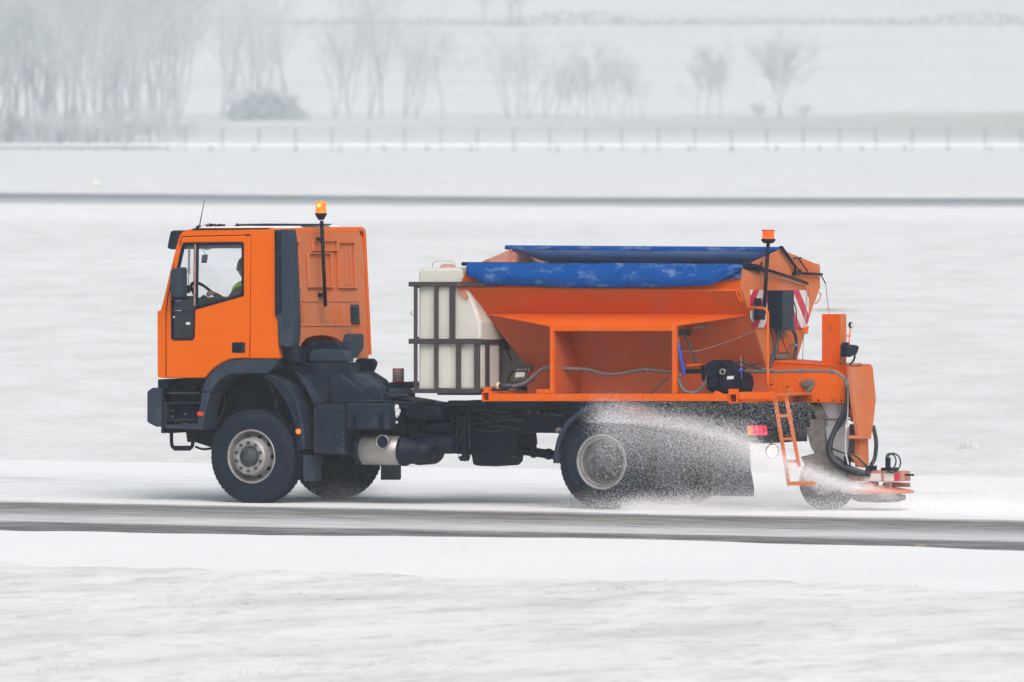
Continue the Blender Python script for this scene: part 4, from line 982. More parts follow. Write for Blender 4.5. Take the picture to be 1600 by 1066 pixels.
# frame posts and rails
b = MB()
b.pbox(859, 510, 1056, 517.5, TN - 0.012, TN + 0.05); b.pbox(859, 517.5, 865, 615, TN - 0.008, TN + 0.05); b.pbox(1050, 510, 1056, 615, TN - 0.008, TN + 0.05)
b.pbox(764, 615.5, 1137, 627, TN - 0.014, TN + 0.06)
b.pbox(755, 605, 764, 613, TN - 0.02, TN + 0.05); b.pbox(838, 608.5, 859, 615, TN, TN + 0.02)
b.pbox(1138, 608, 1151, 616, TN - 0.02, TN + 0.05)
b.pbox(1154, 612.5, 1209, 624, TN - 0.0, TN + 0.06)
for x0, x1, y0, y1 in ((752.5, 764.5, 612.5, 627.5), (1138, 1151.5, 615, 630.5)):        # open square tube ends
    P = [(x0, y0), (x1, y0), (x1, y1), (x0, y1)]; Hh = [(x0 + 1.6, y0 + 1.6), (x1 - 1.6, y0 + 1.6), (x1 - 1.6, y1 - 1.6), (x0 + 1.6, y1 - 1.6)]
    b.pp(P, TN - 0.03, 2.2, [Hh])
b.box(q(770, 620, .12)[0], q(1137, 620, .12)[0], mir(TN) - 0.06, mir(TN) + 0.01, q(900, 627, .12)[1], q(900, 616, .12)[1])
for x in (862, 1053): s_ = q(x, 560, TN)[0]; b.box(s_ - 0.025, s_ + 0.025, mir(TN) - 0.05, mir(TN), q(900, 627, .12)[1], zl - 0.1)
b.build('support_frame', M['frame_orange'], hop, bevel=0.004)
b = MB(); 
sp = q(865, 560, TN)[0]
b.prism([(0.17, q(865, 517, .17)[1]), (0.17, q(865, 615, .17)[1]), (0.84, q(865, 615, .17)[1]), (0.84, zb), (0.45, zl - 0.06)], sp - 0.012, sp, plane='tz')
b.build('gusset_plate', M['hopper_low'], hop)
b = MB(); b.prism([(0.0, 0.0), (0.0, 0.01), (0.01, 0.0)], 0.8, 0.81); b.v = []; b.f = []; b.sm = []
b.add([(sfb - 0.05, 0.845, zb + 0.02), (SRr, 0.845, zb + 0.02), (SRr, 0.845, z0), (sfb - 0.05, 0.845, z0)], [(0, 1, 2, 3)]); b.build('conveyor_trough', M['hopper_low'], hop, solid=0.015)
b = MB(); b.add([(f_mid[0] + .05, 0.22, zm + 0.02), (SRr - 0.03, 0.22, zm + 0.02), (SRr - 0.03, TC, zm + 0.22), (f_mid[0] + .05, TC, zm + 0.22), (SRr - 0.03, 2.12, zm + 0.02), (f_mid[0] + .05, 2.12, zm + 0.02)], [(0, 1, 2, 3), (3, 2, 4, 5)]); b.build('bounce_sheet', M['snowp'], hop)  # unseen pale sheet added to bounce neutral light onto the tarpaulin underside
# lifting eyes
for P in ([(718, 452), (716.5, 456), (727, 466.5), (730, 467), (731, 464), (722, 452)], [(1151.5, 454), (1151, 459), (1157, 470), (1159.5, 472), (1160.5, 468), (1156, 455)]):
    b = MB(); b.ptube([(x, y, TN - 0.02) for x, y in P] + [(P[0][0], P[0][1], TN - 0.02)], 1.0, 6, False); b.build('lifting_eye', M['frame_orange'], hop)
b = MB(); b.ptube([(1280, 457, 2.2), (1282.5, 461, 2.24), (1279, 470, 2.2), (1274, 475, 2.15)], 1.0, 6); b.build('lifting_eye', M['salty'], hop)
b = MB(); b.rp([(1258, 512), (1264, 510), (1262, 522), (1257, 521)], SRr + 0.1, 0.02); b.build('lug', M['frame_orange'], hop)

# ---- tarpaulin
def tarp_near():
    b = MB(); bot = [(728, 431), (736, 434), (745, 438), (755, 443), (765, 445), (800, 446), (850, 448), (900, 449.5), (950, 450), (1000, 449.5), (1050, 448.5), (1085, 447), (1105, 446), (1118, 443), (1130, 437), (1142, 430), (1152, 424), (1160, 421)]
    def yb(x):
        for (x0, y0), (x1, y1) in zip(bot, bot[1:]):
            if x <= x1: return y0 + (y1 - y0) * (x - x0) / (x1 - x0)
        return bot[-1][1]
    nx_, ny = 150, 16; vs = []
    for i in range(nx_):
        x = 729 + (1160 - 729) * i / (nx_ - 1)
        ytop = 411 + 2.0 * (x - 729) / 431 + 0.5 * math.sin(x * 0.03) + 0.4 * math.sin(x * 0.11)
        for j in range(ny):
            if j < 4:                        # over the rail, from inside
                u = j / 4; t = 0.42 - 0.36 * u; y = ytop + 1.2 - 1.2 * math.sin(u * 1.57)
            else:
                u = (j - 4) / (ny - 5); t = 0.06 - 0.045 * math.sin(u * 2.6); y = ytop + (yb(x) - ytop) * u
                t += (0.030 * mnoise.noise(Vector((x * 0.013, u * 2.2, 0.3))) + 0.014 * mnoise.noise(Vector((x * 0.045, u * 4.5, 4.3)))) * min(1, u * 3)
            vs.append(q3(x, y, t))
    b.add(vs, [(i * ny + j, i * ny + j + 1, (i + 1) * ny + j + 1, (i + 1) * ny + j) for i in range(nx_ - 1) for j in range(ny - 1)], True)
    return b
cover = tarp_near().build('tarpaulin_cover', M['tarp'], T, solid=0.008)
b = MB(); n_ = 60; vs = []
for i in range(n_):
    u = i / (n_ - 1); x0 = 792 + (1216 - 792) * u
    for j in range(8):
        v = j / 7; t = TC + (2.2 - TC) * v; sA = q(793, 386, TC)[0] + 0.18 * v + (SRr - q(793, 386, TC)[0] - 0.18 * v) * u
        z = zp + (zt - 0.04 - zp) * v + 0.008 * math.sin(u * 40 + v * 3) * v - 0.03 * math.sin(math.pi * v) + 0.02
        vs.append((sA, t, z))
b.add(vs, [(i * 8 + j, i * 8 + j + 1, (i + 1) * 8 + j + 1, (i + 1) * 8 + j) for i in range(n_ - 1) for j in range(7)], True)
b.build('far_tarpaulin', M['tarp_in'], cover, solid=0.006)
b = MB(); vs = []
for i in range(70):
    u = i / 69; s_ = q(790, 386, TC)[0] * (1 - u) + SRr * u
    for j, (dt, dz) in enumerate(((0.10, -0.01), (0.03, 0.026), (-0.01, 0.024), (-0.022, 0.0), (-0.02, -0.020 - 0.014 * mnoise.noise(Vector((u * 9, 0, 0)))))): vs.append((s_, TC + dt, zp + dz))
b.add(vs, [(i * 5 + j, i * 5 + j + 1, (i + 1) * 5 + j + 1, (i + 1) * 5 + j) for i in range(69) for j in range(4)], True); b.build('ridge_fold', M['tarp'], cover, solid=0.004)
b = MB(); b.pp([(1105, 444), (1120, 440), (1150, 426), (1159, 421), (1158, 434), (1140, 436.5), (1120, 440)], TN - 0.05, TN - 0.04); b.build('loose_corner', M['tarp'], cover, bevel=0.003)
b = MB(); b.tube([q3(722, 412.5, 0.3), q3(1168, 414.5, 0.3)], 0.022, 8); b.build('cover_pole', M['black'], cover)

# tarpaulin crank arms on the rear gable
b = MB(); sg = SRr + 0.06
def r3(x, y, s=None): t, z = q2(x, y, sg if s is None else s); return Vector((sg if s is None else s, t, z))
def rtube(mb, pts, rpx, n=8, sm=True, s=None): P = [r3(x, y, s) for x, y in pts]; return mb.tube(spline(P) if sm and len(P) > 2 else P, rpx / 136., n)
rtube(b, [(1196, 421), (1225, 430), (1262, 443)], 2.2, 8, False); b.tube([q3(1158, 412, .15), r3(1190, 419)], 0.030, 8); b.tube([q3(1158, 417, .14), r3(1186, 423)], 0.02, 8)
rtube(b, [(1186, 426), (1190, 410)], 1.8, 8, False); rtube(b, [(1184, 417), (1194, 423)], 3.4, 8, False); rtube(b, [(1219, 386), (1242, 416), (1243, 428)], 2.0, 8, False); rtube(b, [(1222, 385), (1248, 422)], 1.2, 8, False)
rtube(b, [(1243, 427), (1284, 429)], 2.2, 8, False); rtube(b, [(1282, 429), (1290, 443)], 1.0, 6, False); rtube(b, [(1240, 404), (1252, 403)], 1.4, 6, False); rtube(b, [(1248, 404), (1262, 424)], 1.3, 6, False); rtube(b, [(1240, 428), (1250, 424)], 3.0, 8, False)
obj(b, 'cover_crank', 'black')
b = MB(); rtube(b, [(1262, 443), (1260, 480), (1256, 520), (1254, 568), (1254, 592)], 0.7, 6); rtube(b, [(1290, 443), (1293, 470), (1296, 491)], 0.7, 6); rtube(b, [(1198, 430), (1230, 437), (1252, 444)], 0.7, 6)
rtube(b, [(1254, 560), (1253, 590)], 1.4, 6); obj(b, 'pull_cable', 'wire')
# rear warning boards, control boxes
sW = SRr + 0.035
b = MB(); b.rp([(1173.5, 453), (1201, 453), (1201, 512), (1180, 512), (1174, 497)], sW, 0.012); obj(b, 'warning_board', 'stripes')
b = MB(); b.rp([(1238, 453.5), (1264, 453.5), (1263.5, 500), (1258, 513), (1239, 513)], sW, 0.012); obj(b, 'warning_board', 'stripes')
tb0, zb0 = q2(1222, 454.5, SRr + 0.22); tb1, zb1 = q2(1240, 513.5, SRr + 0.22)
b = MB(); b.box(SRr + 0.02, SRr + 0.22, tb0, tb1, zb1, zb0); cbx = obj(b, 'control_box', 'black', bevel=0.006)
b = MB(); b.box(SRr + 0.21, SRr + 0.228, tb0 + 0.006, tb1 - 0.004, zb1 + 0.006, zb0 - 0.005); b.build('box_door', M['trim'], cbx, bevel=0.004)
b = MB(); b.rp([(1186, 466), (1190, 466), (1190, 475), (1195, 475), (1196, 500), (1185, 500)], sW + 0.10, 0.06); obj(b, 'pole_socket', 'black', bevel=0.005)
tQ = q2(1198, 430, SRr + 0.12)[0]
sq_ = SRr + 0.12
P0 = r3(1200.5, 376, sq_); P1 = r3(1193.5, 493, sq_)
b = MB(); b.tube([P0, P1], 0.022, 10); b2r = obj(b, 'rear_beacon', 'black')
b = MB(); zz = P0.z; b.lathe([(0.001, -0.03), (0.055, -0.03), (0.082, 0.0), (0.078, 0.022), (0.001, 0.022)], (sq_, P0.y, zz), 'z', 28); b.build('lamp_base', M['black'], b2r)
b = MB(); b.lathe([(0.068, 0.02), (0.066, 0.05), (0.070, 0.095), (0.072, 0.112), (0.066, 0.118), (0.001, 0.118)], (sq_, P0.y, zz), 'z', 28); b.build('amber_lens', M['red_amber'], b2r)
b = MB(); b.lathe([(0.072, 0.108), (0.076, 0.112), (0.076, 0.120), (0.06, 0.124), (0.001, 0.124)], (sq_, P0.y, zz), 'z', 28); b.build('lens_rim', mat('red_plastic', (0.5, 0.05, 0.01), 0.4), b2r)
# handrail
b = MB(); b.ptube([(1167, 481, .30), (1180, 481, .2), (1191, 481.5, .14), (1197, 484.5, .12), (1199.5, 491, .12), (1199.7, 505, .12), (1199.7, 604, .12)], 2.1, 10); obj(b, 'hand_rail', 'frame_orange')

# ---- hoses and pump on the near side
b = MB(); HT = 0.30
b.ptube([(799, 603, HT), (806, 603, HT), (820, 598, HT), (833, 588, HT), (845, 578, HT), (855, 575, HT), (866, 576, HT), (885, 576, .4), (917, 577.5, .5), (940, 584, .5), (962, 585, .5), (985, 581, .5), (1010, 577.5, .5), (1030, 580, .5), (1056, 582, .45)], 2.5, 10)
b.ptube([(1062, 585, .3), (1062, 600, .3), (1070, 611, .3), (1082, 614, .3), (1094, 609, .3), (1102, 598, .3), (1106, 588, .3)], 2.7, 10)
b.ptube([(1160, 580, .4), (1195, 581, .4), (1220, 581, .4), (1250, 579.5, .4), (1298, 580, .42), (1310, 584, .44), (1319, 592, .46), (1323, 604, .5)], 2.6, 10)
obj(b, 'brine_hose', 'hose')
b = MB()
for x, y, t in ((852, 575.5, HT), (916, 578, .5), (1011, 578, .5), (1251, 580, .4), (1299, 581, .42)): s, z = q(x, y, t); b.lathe([(0.030, -0.012), (0.030, 0.012)], (s, t, z), 's', 12); b.pbox(x - 0.8, y, x + 0.8, y + 6, t - 0.03, t - 0.02)
obj(b, 'hose_clip', 'zinc')
s, z = q(770, 603, 0.2); b = MB(); b.lathe([(0.001, 0), (0.042, 0), (0.042, 0.035), (0.030, 0.04), (0.030, 0.055)], (s, 0.3, z), 's', 20); obj(b, 'brine_outlet', 'cream')
b = MB(); p0 = q3(777, 603, HT); p1 = q3(800, 603, HT); b.tube([p0, p1], 0.034, 14); b.tube([p0.lerp(p1, .3), p0.lerp(p1, .45)], 0.044, 14); obj(b, 'outlet_valve', 'bhose')
b = MB(); b.ptube([(800, 597, .5), (815, 596.5, .5), (826, 594, .45), (836, 595, .45)], 1.8); b.ptube([(816, 600, .5), (826, 597.5, .5), (833, 592, .5)], 1.6); b.ptube([(1015, 616, .4), (1025, 608, .4), (1036, 597, .45), (1048, 590, .5)], 1.1); obj(b, 'black_hose', 'bhose')
b = MB()
for i in range(4): s, z = q(809 + i * 5.8, 577.6, 0.6); b.cyl((s, 0, z), 0.011, 0.600, 0.619, 't', 8)
obj(b, 'strut_bolt', 'wire')
b = MB(); b.pp([(806, 582), (820, 582), (819, 589), (805, 590)], 0.60, 0.61); b.pp([(806, 586), (816, 587), (815, 588), (806, 588)], 0.598, 0.60); obj(b, 'data_label', 'white')
b = MB()
b.pp([(1104, 568), (1112, 563), (1126, 563), (1131, 568), (1140, 573), (1150, 578), (1159, 588), (1161, 600), (1158, 612), (1148, 620), (1120, 616), (1104, 610)], 0.25, 0.55, tref=0.25)
b.pp([(1104, 566), (1122, 564), (1123, 588), (1105, 590)], 0.20, 0.25); b.pp([(1124, 575), (1140, 577), (1154, 588), (1156, 606), (1146, 614), (1130, 610), (1124, 598)], 0.19, 0.25); b.pp([(1108, 590), (1122, 590), (1121, 606), (1107, 604)], 0.20, 0.25)
pm = obj(b, 'hydraulic_pump', 'black', bevel=0.012)
s, z = q(1130, 581, 0.19); b = MB(); b.lathe([(0.036, 0.0), (0.036, -0.03), (0.022, -0.03), (0.022, 0.0)], (s, 0.19, z), 't', 20); b.build('port_ring', M['grey'], pm)
b = MB(); b.pp([(1136.5, 588), (1146.5, 587.5), (1145.5, 592.5), (1135.5, 593)], 0.182, 0.188); b.build('type_plate', M['white'], pm)
b = MB(); b.pbox(1068, 577, 1098, 584, 0.35, 0.45); b.pp([(1094, 570), (1102, 575), (1104, 592), (1096, 596)], 0.3, 0.45); obj(b, 'pump_motor', 'black', bevel=0.01)
b = MB(); b.pp([(1071, 570), (1091, 568.5), (1094, 571), (1072, 573)], 0.33, 0.43); b.pp([(1115, 613), (1118, 611), (1126, 615), (1125, 619), (1115, 619)], TN, TN + .05); obj(b, 'valve_bracket', 'frame_orange', bevel=0.003)
b = MB(); b.pbox(1056, 515.5, 1070, 525, 0.30, 0.45); b.tube([q3(1068, 518, .35), q3(1076, 535, .35), q3(1088, 568, .35)], 0.016, 8); b.tube([q3(1070, 520, .33), q3(1078, 538, .33), q3(1086, 566, .33)], 0.012, 8); b.ptube([(1146, 575, .3), (1150, 567, .3), (1160, 565, .3), (1175, 573, .3), (1190, 577, .3)], 2.2); b.ptube([(1160, 574, .28), (1175, 570, .28), (1190, 567, .28)], 1.6)
b.pbox(1055, 585, 1059, 596, .28, .34)
obj(b, 'lever_linkage', 'bhose', bevel=0.004)
b = MB(); b.tube([q3(1060, 536, .28), q3(1063, 556, .28), q3(1069, 585, .28)], 0.019, 10); b.pp([(1060, 536), (1062, 536), (1067, 565), (1071, 584), (1066, 585), (1062, 566)], .27, .29); obj(b, 'blue_lever', 'blue', bevel=0.003)
b = MB(); b.ptube([(1059.5, 526, .28), (1062, 538, .28)], 0.8); b.ptube([(1066, 548, .3), (1078, 550, .3), (1100, 546, .32), (1140, 533, .4), (1180, 517, .5)], 0.45, 5); b.ptube([(1157.5, 556, .2), (1159, 592, .2)], 0.5, 5); b.pp([(1060, 584.5), (1064, 584.5), (1064, 587), (1060, 587)], .26, .28); b.pp([(1104, 583), (1107.5, 583), (1107.5, 586), (1104, 586)], .26, .28); obj(b, 'thin_cable', 'wire')
s, z = q(1157.5, 578.5, .2); b = MB(); b.lathe([(0.001, -.02), (0.022, -.02), (0.022, .02), (0.001, .02)], (s, .2, z), 's', 12); obj(b, 'tap_handle', 'blue')
b = MB(); b.ptube([(1190, 577, .2), (1200, 577.5, .2), (1210, 580, .2)], 2.2); obj(b, 'hose_coupling', 'zinc')
b = MB(); b.pp([(1084, 511), (1102, 507.5), (1103, 511), (1085, 514)], 0.28, 0.33, tref=.3); obj(b, 'grey_marker_plate', 'zinc')

# ---- rear conveyor, column, tail plate
s_e = q(1322, 600, 0.86)[0]
b = MB(); b.pp([(1163, 584), (1300, 584), (1312, 586), (1319, 592), (1321, 602), (1321, 622), (1319, 630), (1163, 627)], 0.86, 0.90); b.pp([(1163, 584), (1319, 590), (1321, 630), (1163, 627)], 1.50, 1.54, tref=0.86)
b.pp([(1163, 627), (1320, 631), (1320, 628), (1163, 624)], 0.90, 1.5, tref=0.86)
cv = obj(b, 'conveyor_housing', 'frame_orange', bevel=0.006)
b = MB(); b.pp([(1180, 587), (1206, 563.5), (1210, 562.5), (1328, 571), (1330, 574), (1330, 600), (1180, 600)], 0.93, 1.50, tref=0.93); b.build('top_cover', M['hopper'], cv, bevel=0.008)
b = MB(); b.pp([(1206, 563), (1329, 571), (1330, 573), (1206, 566)], 0.92, 0.93); b.build('cover_edge', M['frame_orange'], cv)
b = MB()
for x, y in ((1172, 601), (1189, 602), (1206, 601), (1231, 604), (1267, 625), (1279, 625.5), (1303, 625.5), (1315, 626)): s, z = q(x, y, .86); b.cyl((s, 0, z), 0.010, 0.85, 0.86, 't', 8)
b.build('bolt', M['black'], cv)
b = MB(); b.pp([(1248, 598), (1256, 595), (1261, 592.5), (1270, 595), (1273, 598), (1270, 606), (1263, 615), (1260, 612), (1255, 606)], 0.835, 0.858); s, z = q(1261, 600, .83); b.cyl((s, 0, z), 0.035, 0.80, 0.835, 't', 16); b.build('bearing_plate', M['zinc'], cv, bevel=0.004)
b = MB(); b.pbox(1284, 491, 1313, 569, 0.98, 1.13); col_ = obj(b, 'column', 'hopper', bevel=0.006)  # darker paint on the column imitates shade on its near face
sC = q(1313, 530, .98)[0]
b = MB(); b.box(sC, sC + 0.004, 0.985, 1.135, q(1313, 569, .98)[1], q(1313, 492, .98)[1]); b.build('column_back', M['salty'], col_)
s, z = q(1298.5, 512, .98); b = MB(); b.cyl((s, 0, z), 0.016, 0.965, 0.98, 't', 8); b.build('bolt', M['zinc'], col_)
b = MB(); b.rp([(1330, 573), (1364, 573.5), (1369, 624), (1365, 660), (1361, 686), (1343, 684), (1335, 632), (1331, 590)], s_e + 0.20, 0.05); tp = obj(b, 'tail_plate', 'salty', bevel=0.006)
b = MB()
for (x0, y0, x1, y1) in ((1340, 592, 1356, 598), (1341, 608, 1351, 617), (1354, 609, 1359, 616), (1347, 624, 1353, 632)): b.rbox(x0, y0, x1, y1, s_e + 0.203, 0.002)
b.build('worn_marking', mat('faded_orange_print', (0.50, 0.10, 0.03), 0.7, dirt=(0.5, 0.2, 0.13), dirt_amt=0.9, dscale=30), tp)
b = MB(); b.box(s_e - 0.02, s_e + 0.14, 0.90, 1.12, q(1322, 630, .9)[1], q(1322, 574, .9)[1]); b.pp([(1322, 575), (1331, 575), (1335, 640), (1330, 660), (1324, 640)], 0.93, 0.97); obj(b, 'conveyor_end', 'hopper_low', bevel=0.005)
b = MB(); b.rp([(1344, 684), (1357, 684), (1358, 730), (1346, 730)], s_e + 0.15, 0.08); b.rp([(1342, 681), (1361, 681), (1361, 686), (1342, 686)], s_e + 0.22, 0.15); obj(b, 'support_leg', 'salty', bevel=0.006)
# valve group with gauge
b = MB(); sv = s_e + 0.05
rtube(b, [(1326.5, 541), (1327, 525), (1329, 513)], 0.9, 8, False, sv); b.rp([(1322, 524), (1330, 524), (1330, 526), (1322, 526)], sv, 0.02); obj(b, 'gauge_pipe', 'frame_orange')
t_, z_ = q2(1329, 508, sv); b = MB(); b.lathe([(0.001, -0.015), (0.028, -0.015), (0.034, -0.01), (0.034, 0.015), (0.029, 0.016), (0.001, 0.012)], (sv, t_, z_), 's', 20); gg = obj(b, 'pressure_gauge', 'black')
b = MB(); b.lathe([(0.001, 0.0165), (0.026, 0.0165)], (sv, t_, z_), 's', 20); b.build('gauge_dial', M['white'], gg)
b = MB(); b.rp([(1323, 540), (1326, 535), (1330, 539), (1336, 539), (1342, 541), (1342, 545), (1339, 553), (1336, 556), (1331, 556), (1330, 558), (1323, 558)], sv, 0.08); rtube(b, [(1336, 556), (1334, 563), (1329, 569)], 1.8, 8, False, sv); obj(b, 'control_valve', 'black', bevel=0.006)
b = MB(); rtube(b, [(1330, 569), (1345, 570)], 2.6, 8, False, sv); obj(b, 'pipe_union', 'rusty')
# rear hoses
b = MB()
rtube(b, [(1213, 500), (1215, 525), (1213, 545), (1206, 562), (1202, 575)], 3.0, 8, True, SRr + 0.12); rtube(b, [(1216, 515), (1232, 514), (1240, 518), (1244, 530), (1244, 545), (1241, 562)], 2.8, 8, True, SRr + 0.1); rtube(b, [(1240, 470), (1244, 485), (1244, 500), (1240, 516)], 1.0, 6, True, SRr + 0.12); rtube(b, [(1222, 528), (1228, 545), (1236, 562)], 0.8, 6, True, SRr + 0.08); rtube(b, [(1203, 512), (1208, 530), (1208, 550), (1203, 565)], 1.2, 6, True, SRr + 0.09)
obj(b, 'hydraulic_hose', 'bhose')
b = MB(); b.rbox(1220, 516, 1227, 528, SRr + 0.08, 0.06); b.rbox(1212, 553, 1236, 561, SRr + 0.08, 0.06); b.rbox(1241, 537, 1248, 542, SRr + .14, .06); obj(b, 'hose_bracket', 'zinc', bevel=0.004)
b = MB(); b.rbox(1218, 529, 1238, 551, SRr + 0.045, 0.02); obj(b, 'access_plate', 'frame_orange', bevel=0.004)
b = MB()
b.ptube([(1323, 590, .80), (1325, 615, .80), (1321, 640, .80), (1308, 665, .80), (1298, 690, .78), (1299, 712, .78), (1313, 726, .8), (1335, 734, .85), (1352, 740, .9)], 4.0, 10)
b.ptube([(1327, 585, .84), (1329, 612, .84), (1325, 640, .84), (1310, 668, .82), (1296, 688, .82), (1293, 706, .82), (1306, 727, .85), (1330, 740, .9), (1360, 742, .95)], 2.6, 10)
b.ptube([(1298, 700, .76), (1315, 707, .76), (1335, 712, .8), (1348, 722, .85), (1358, 735, .9)], 1.6, 8); b.ptube([(1299, 706, .76), (1308, 717, .78), (1320, 726, .8)], 1.4, 8)
b.ptube([(1364, 665, 1.5), (1369, 690, 1.5), (1367, 715, 1.5), (1361, 727, 1.45)], 3.2, 10)
b.ptube([(1385, 730, .9), (1385, 714, .9), (1389, 709, .9), (1397, 712, .9), (1400, 722, .9), (1395, 733, .9), (1386, 738, .9)], 1.3, 8); b.ptube([(1387, 714, .95), (1394, 708.5, .95), (1404, 713, .95), (1407, 724, .95), (1402, 735, .95), (1390, 739, .95)], 1.3, 8)
obj(b, 'spinner_hose', 'bhose')
b = MB(); b.pbox(1383, 715, 1388.5, 731, 0.86, 0.92); b.pbox(1318, 713, 1325, 727, 0.78, 0.86); obj(b, 'hydraulic_coupling', 'black', bevel=0.005)
b = MB(); b.ptube([(1325, 590, .78), (1325, 640, .76), (1321, 690, .76), (1322, 710, .76), (1326, 726, .76)], 1.2, 8); obj(b, 'white_cable', 'pale')
# chute
s, z = q(1294, 632, 1.05); _, zlo = q(1300, 668, 1.05)
b = MB(); b.lathe([(0.20, z + 0.02), (0.19, z - 0.02), (0.12, zlo), (0.11, zlo - 0.05)], (s + 0.03, 1.15, 0), 'z', 28); obj(b, 'salt_chute', 'pale')
b = MB(); b.pp([(1256, 657), (1262, 655.5), (1283, 655), (1286, 662), (1294, 735), (1276, 735), (1273, 710), (1266, 697)], 0.90, 0.96)
b.pp([(1327, 663), (1343, 662), (1345, 726), (1322, 720)], 1.10, 1.2, tref=1.1); b.pp([(1266, 633), (1282, 633), (1292, 655), (1276, 656)], 0.95, 1.0)
b.tube([q3(1283, 655, 1.0), q3(1343, 656, 1.0)], 0.009, 6)
obj(b, 'chute_housing', 'zinc', bevel=0.006)
b = MB(); b.pp([(1288, 668), (1327, 668), (1325, 705), (1322, 735), (1296, 735)], 1.02, 1.06); obj(b, 'chute_plate', 'pale', bevel=0.004)
b = MB(); b.rbox(1331, 631, 1338, 653, s_e, 0.1); b.pp([(1330, 655), (1342, 642), (1344, 645), (1333, 659)], 1.0, 1.03); obj(b, 'chute_stay', 'black', bevel=0.004)
b = MB(); b.pp([(1328, 712), (1338, 711), (1352, 724), (1350, 731), (1340, 730)], .88, .95); obj(b, 'tilt_bracket', 'salty', bevel=0.005)
# trailing wheel arm
b = MB(); p = Vector((SW, 0.92, ZW)); b.tube([p, q3(1285, 725, .90), q3(1290, 700, .90)], 0.03, 8); b.pp([(1252, 714), (1275, 708), (1296, 712), (1318, 730), (1322, 752), (1290, 744), (1262, 735)], 0.86, 0.92, tref=0.88); obj(b, 'wheel_guard', 'zinc', bevel=0.008)
# spinner
cs, cz = q(1376, 765, 1.15)
b = MB(); b.lathe([(0.001, 0.045), (0.12, 0.045), (0.16, 0.03), (0.36, -0.005), (0.385, -0.028), (0.37, -0.036), (0.001, -0.03)], (cs, 1.15, cz), 'z', 56); spn = obj(b, 'spinner_disc', 'salty')
b = MB()
for k in range(6):
    a = R(60 * k + 15); d = Vector((math.cos(a), math.sin(a), 0)); n2 = Vector((-d.y, d.x, 0)) * 0.006; c0 = Vector((cs, 1.15, cz + 0.03))
    P = [c0 + d * 0.08, c0 + d * 0.34]; b.add([P[0] - n2, P[1] - n2, P[1] + n2, P[0] + n2] + [x + Vector((0, 0, 0.05)) for x in (P[0] - n2, P[1] - n2, P[1] + n2, P[0] + n2)], [(0, 1, 2, 3), (4, 5, 6, 7), (0, 1, 5, 4), (2, 3, 7, 6), (0, 3, 7, 4), (1, 2, 6, 5)])
b.build('spinner_vane', M['rusty'], spn)
b = MB(); b.lathe([(0.14, -0.03), (0.30, -0.06), (0.31, -0.11), (0.22, -0.14), (0.001, -0.14)], (cs - 0.02, 1.15, cz), 'z', 48); b.build('disc_guard', M['zinc'], spn)
b = MB(); b.pp([(1320, 737), (1348, 735), (1412, 736.5), (1413, 752), (1380, 753), (1322, 752)], 0.98, 1.16, tref=0.98); spb = obj(b, 'spinner_bracket', 'rusty', bevel=0.008)
b = MB()
for (x0, x1, m_) in ((1350, 1376, 'white'), (1381, 1396, 'white')): b.pp([(x0, 740), (x1, 740), (x1 + 1, 751.5), (x0 + 1, 751.5)], 0.974, 0.979, tref=.98)
b.build('white_stripe', M['white'], spb)
b = MB(); b.pp([(1399, 740), (1407, 739.5), (1404, 751.5), (1397, 751.5)], 0.973, 0.979, tref=.98); b.build('red_stripe', M['red'], spb)
b = MB(); b.pbox(1352, 728, 1362, 736, .95, 1.1); b.pbox(1376, 731, 1392, 737, 1.0, 1.2); b.tube([q3(1414, 742, 1.0), q3(1428, 742.5, 1.0)], 0.013, 8); obj(b, 'spinner_motor', 'black', bevel=0.006)

# ---- ladder
b = MB()
for (x0, y0, x1, y1) in ((1209, 616, 1232, 758), (1227, 618, 1248, 730)):
    b.pp([(x0 - 2.6, y0), (x0 + 2.6, y0), (x1 + 2.2, y1), (x1 - 2.2, y1)], 0.24, 0.27)
for y in (650, 686, 721): x = 1209 + (y - 616) * 23 / 142; b.pp([(x, y - 2.3), (x + 18, y - 2.3), (x + 18.5, y + 2.3), (x + .5, y + 2.3)], 0.245, 0.285)
b.pp([(1229, 753), (1262, 753), (1264, 758), (1230, 759)], 0.20, 0.40); b.pbox(1229, 606, 1239, 655, 0.7, 0.74)
b.pbox(1206, 615, 1232, 619, 0.23, 0.9)
obj(b, 'ladder', 'salty', bevel=0.004)
# tail lamps
sT = q(1170, 672, 0.30)[0] + 0.02
b = MB(); b.rbox(1169, 664.5, 1204, 681, sT, 0.06); tl = obj(b, 'tail_lamp', 'black', bevel=0.006)
b = MB(); b.rbox(1169.5, 665.5, 1175, 680, sT + 0.012, 0.011); b.build('turn_lens', M['amber_lit'], tl, bevel=0.003)
b = MB(); b.rbox(1176, 665.5, 1199, 680, sT + 0.012, 0.011); b.build('red_lens', M['redlamp'], tl, bevel=0.003)
b = MB()
for x in (1180, 1194): t_, z_ = q2(x, 672.5, sT + 0.012); b.lathe([(0.04, 0.0), (0.03, 0.01), (0.001, 0.014)], (sT + 0.012, t_, z_), 's', 16)
b.build('lamp_cell', M['red'], tl)
t_, z_ = q2(1207, 705, sT)
b = MB(); b.lathe([(0.001, -0.10), (0.05, -0.085), (0.078, -0.02), (0.083, 0.0), (0.074, 0.004)], (0, 0, 0), 's', 28); b.box(-0.05, -0.03, -0.01, 0.01, 0.07, 0.13); wl_ = obj(b, 'work_lamp', 'zinc')
wl_.location = (sT, t_, z_); wl_.rotation_euler = (0, R(8), R(-34))
b = MB(); b.lathe([(0.074, 0.0), (0.05, 0.014), (0.001, 0.018)], (0, 0, 0), 's', 28); b.build('lamp_glass', M['worklamp'], wl_)
b = MB()
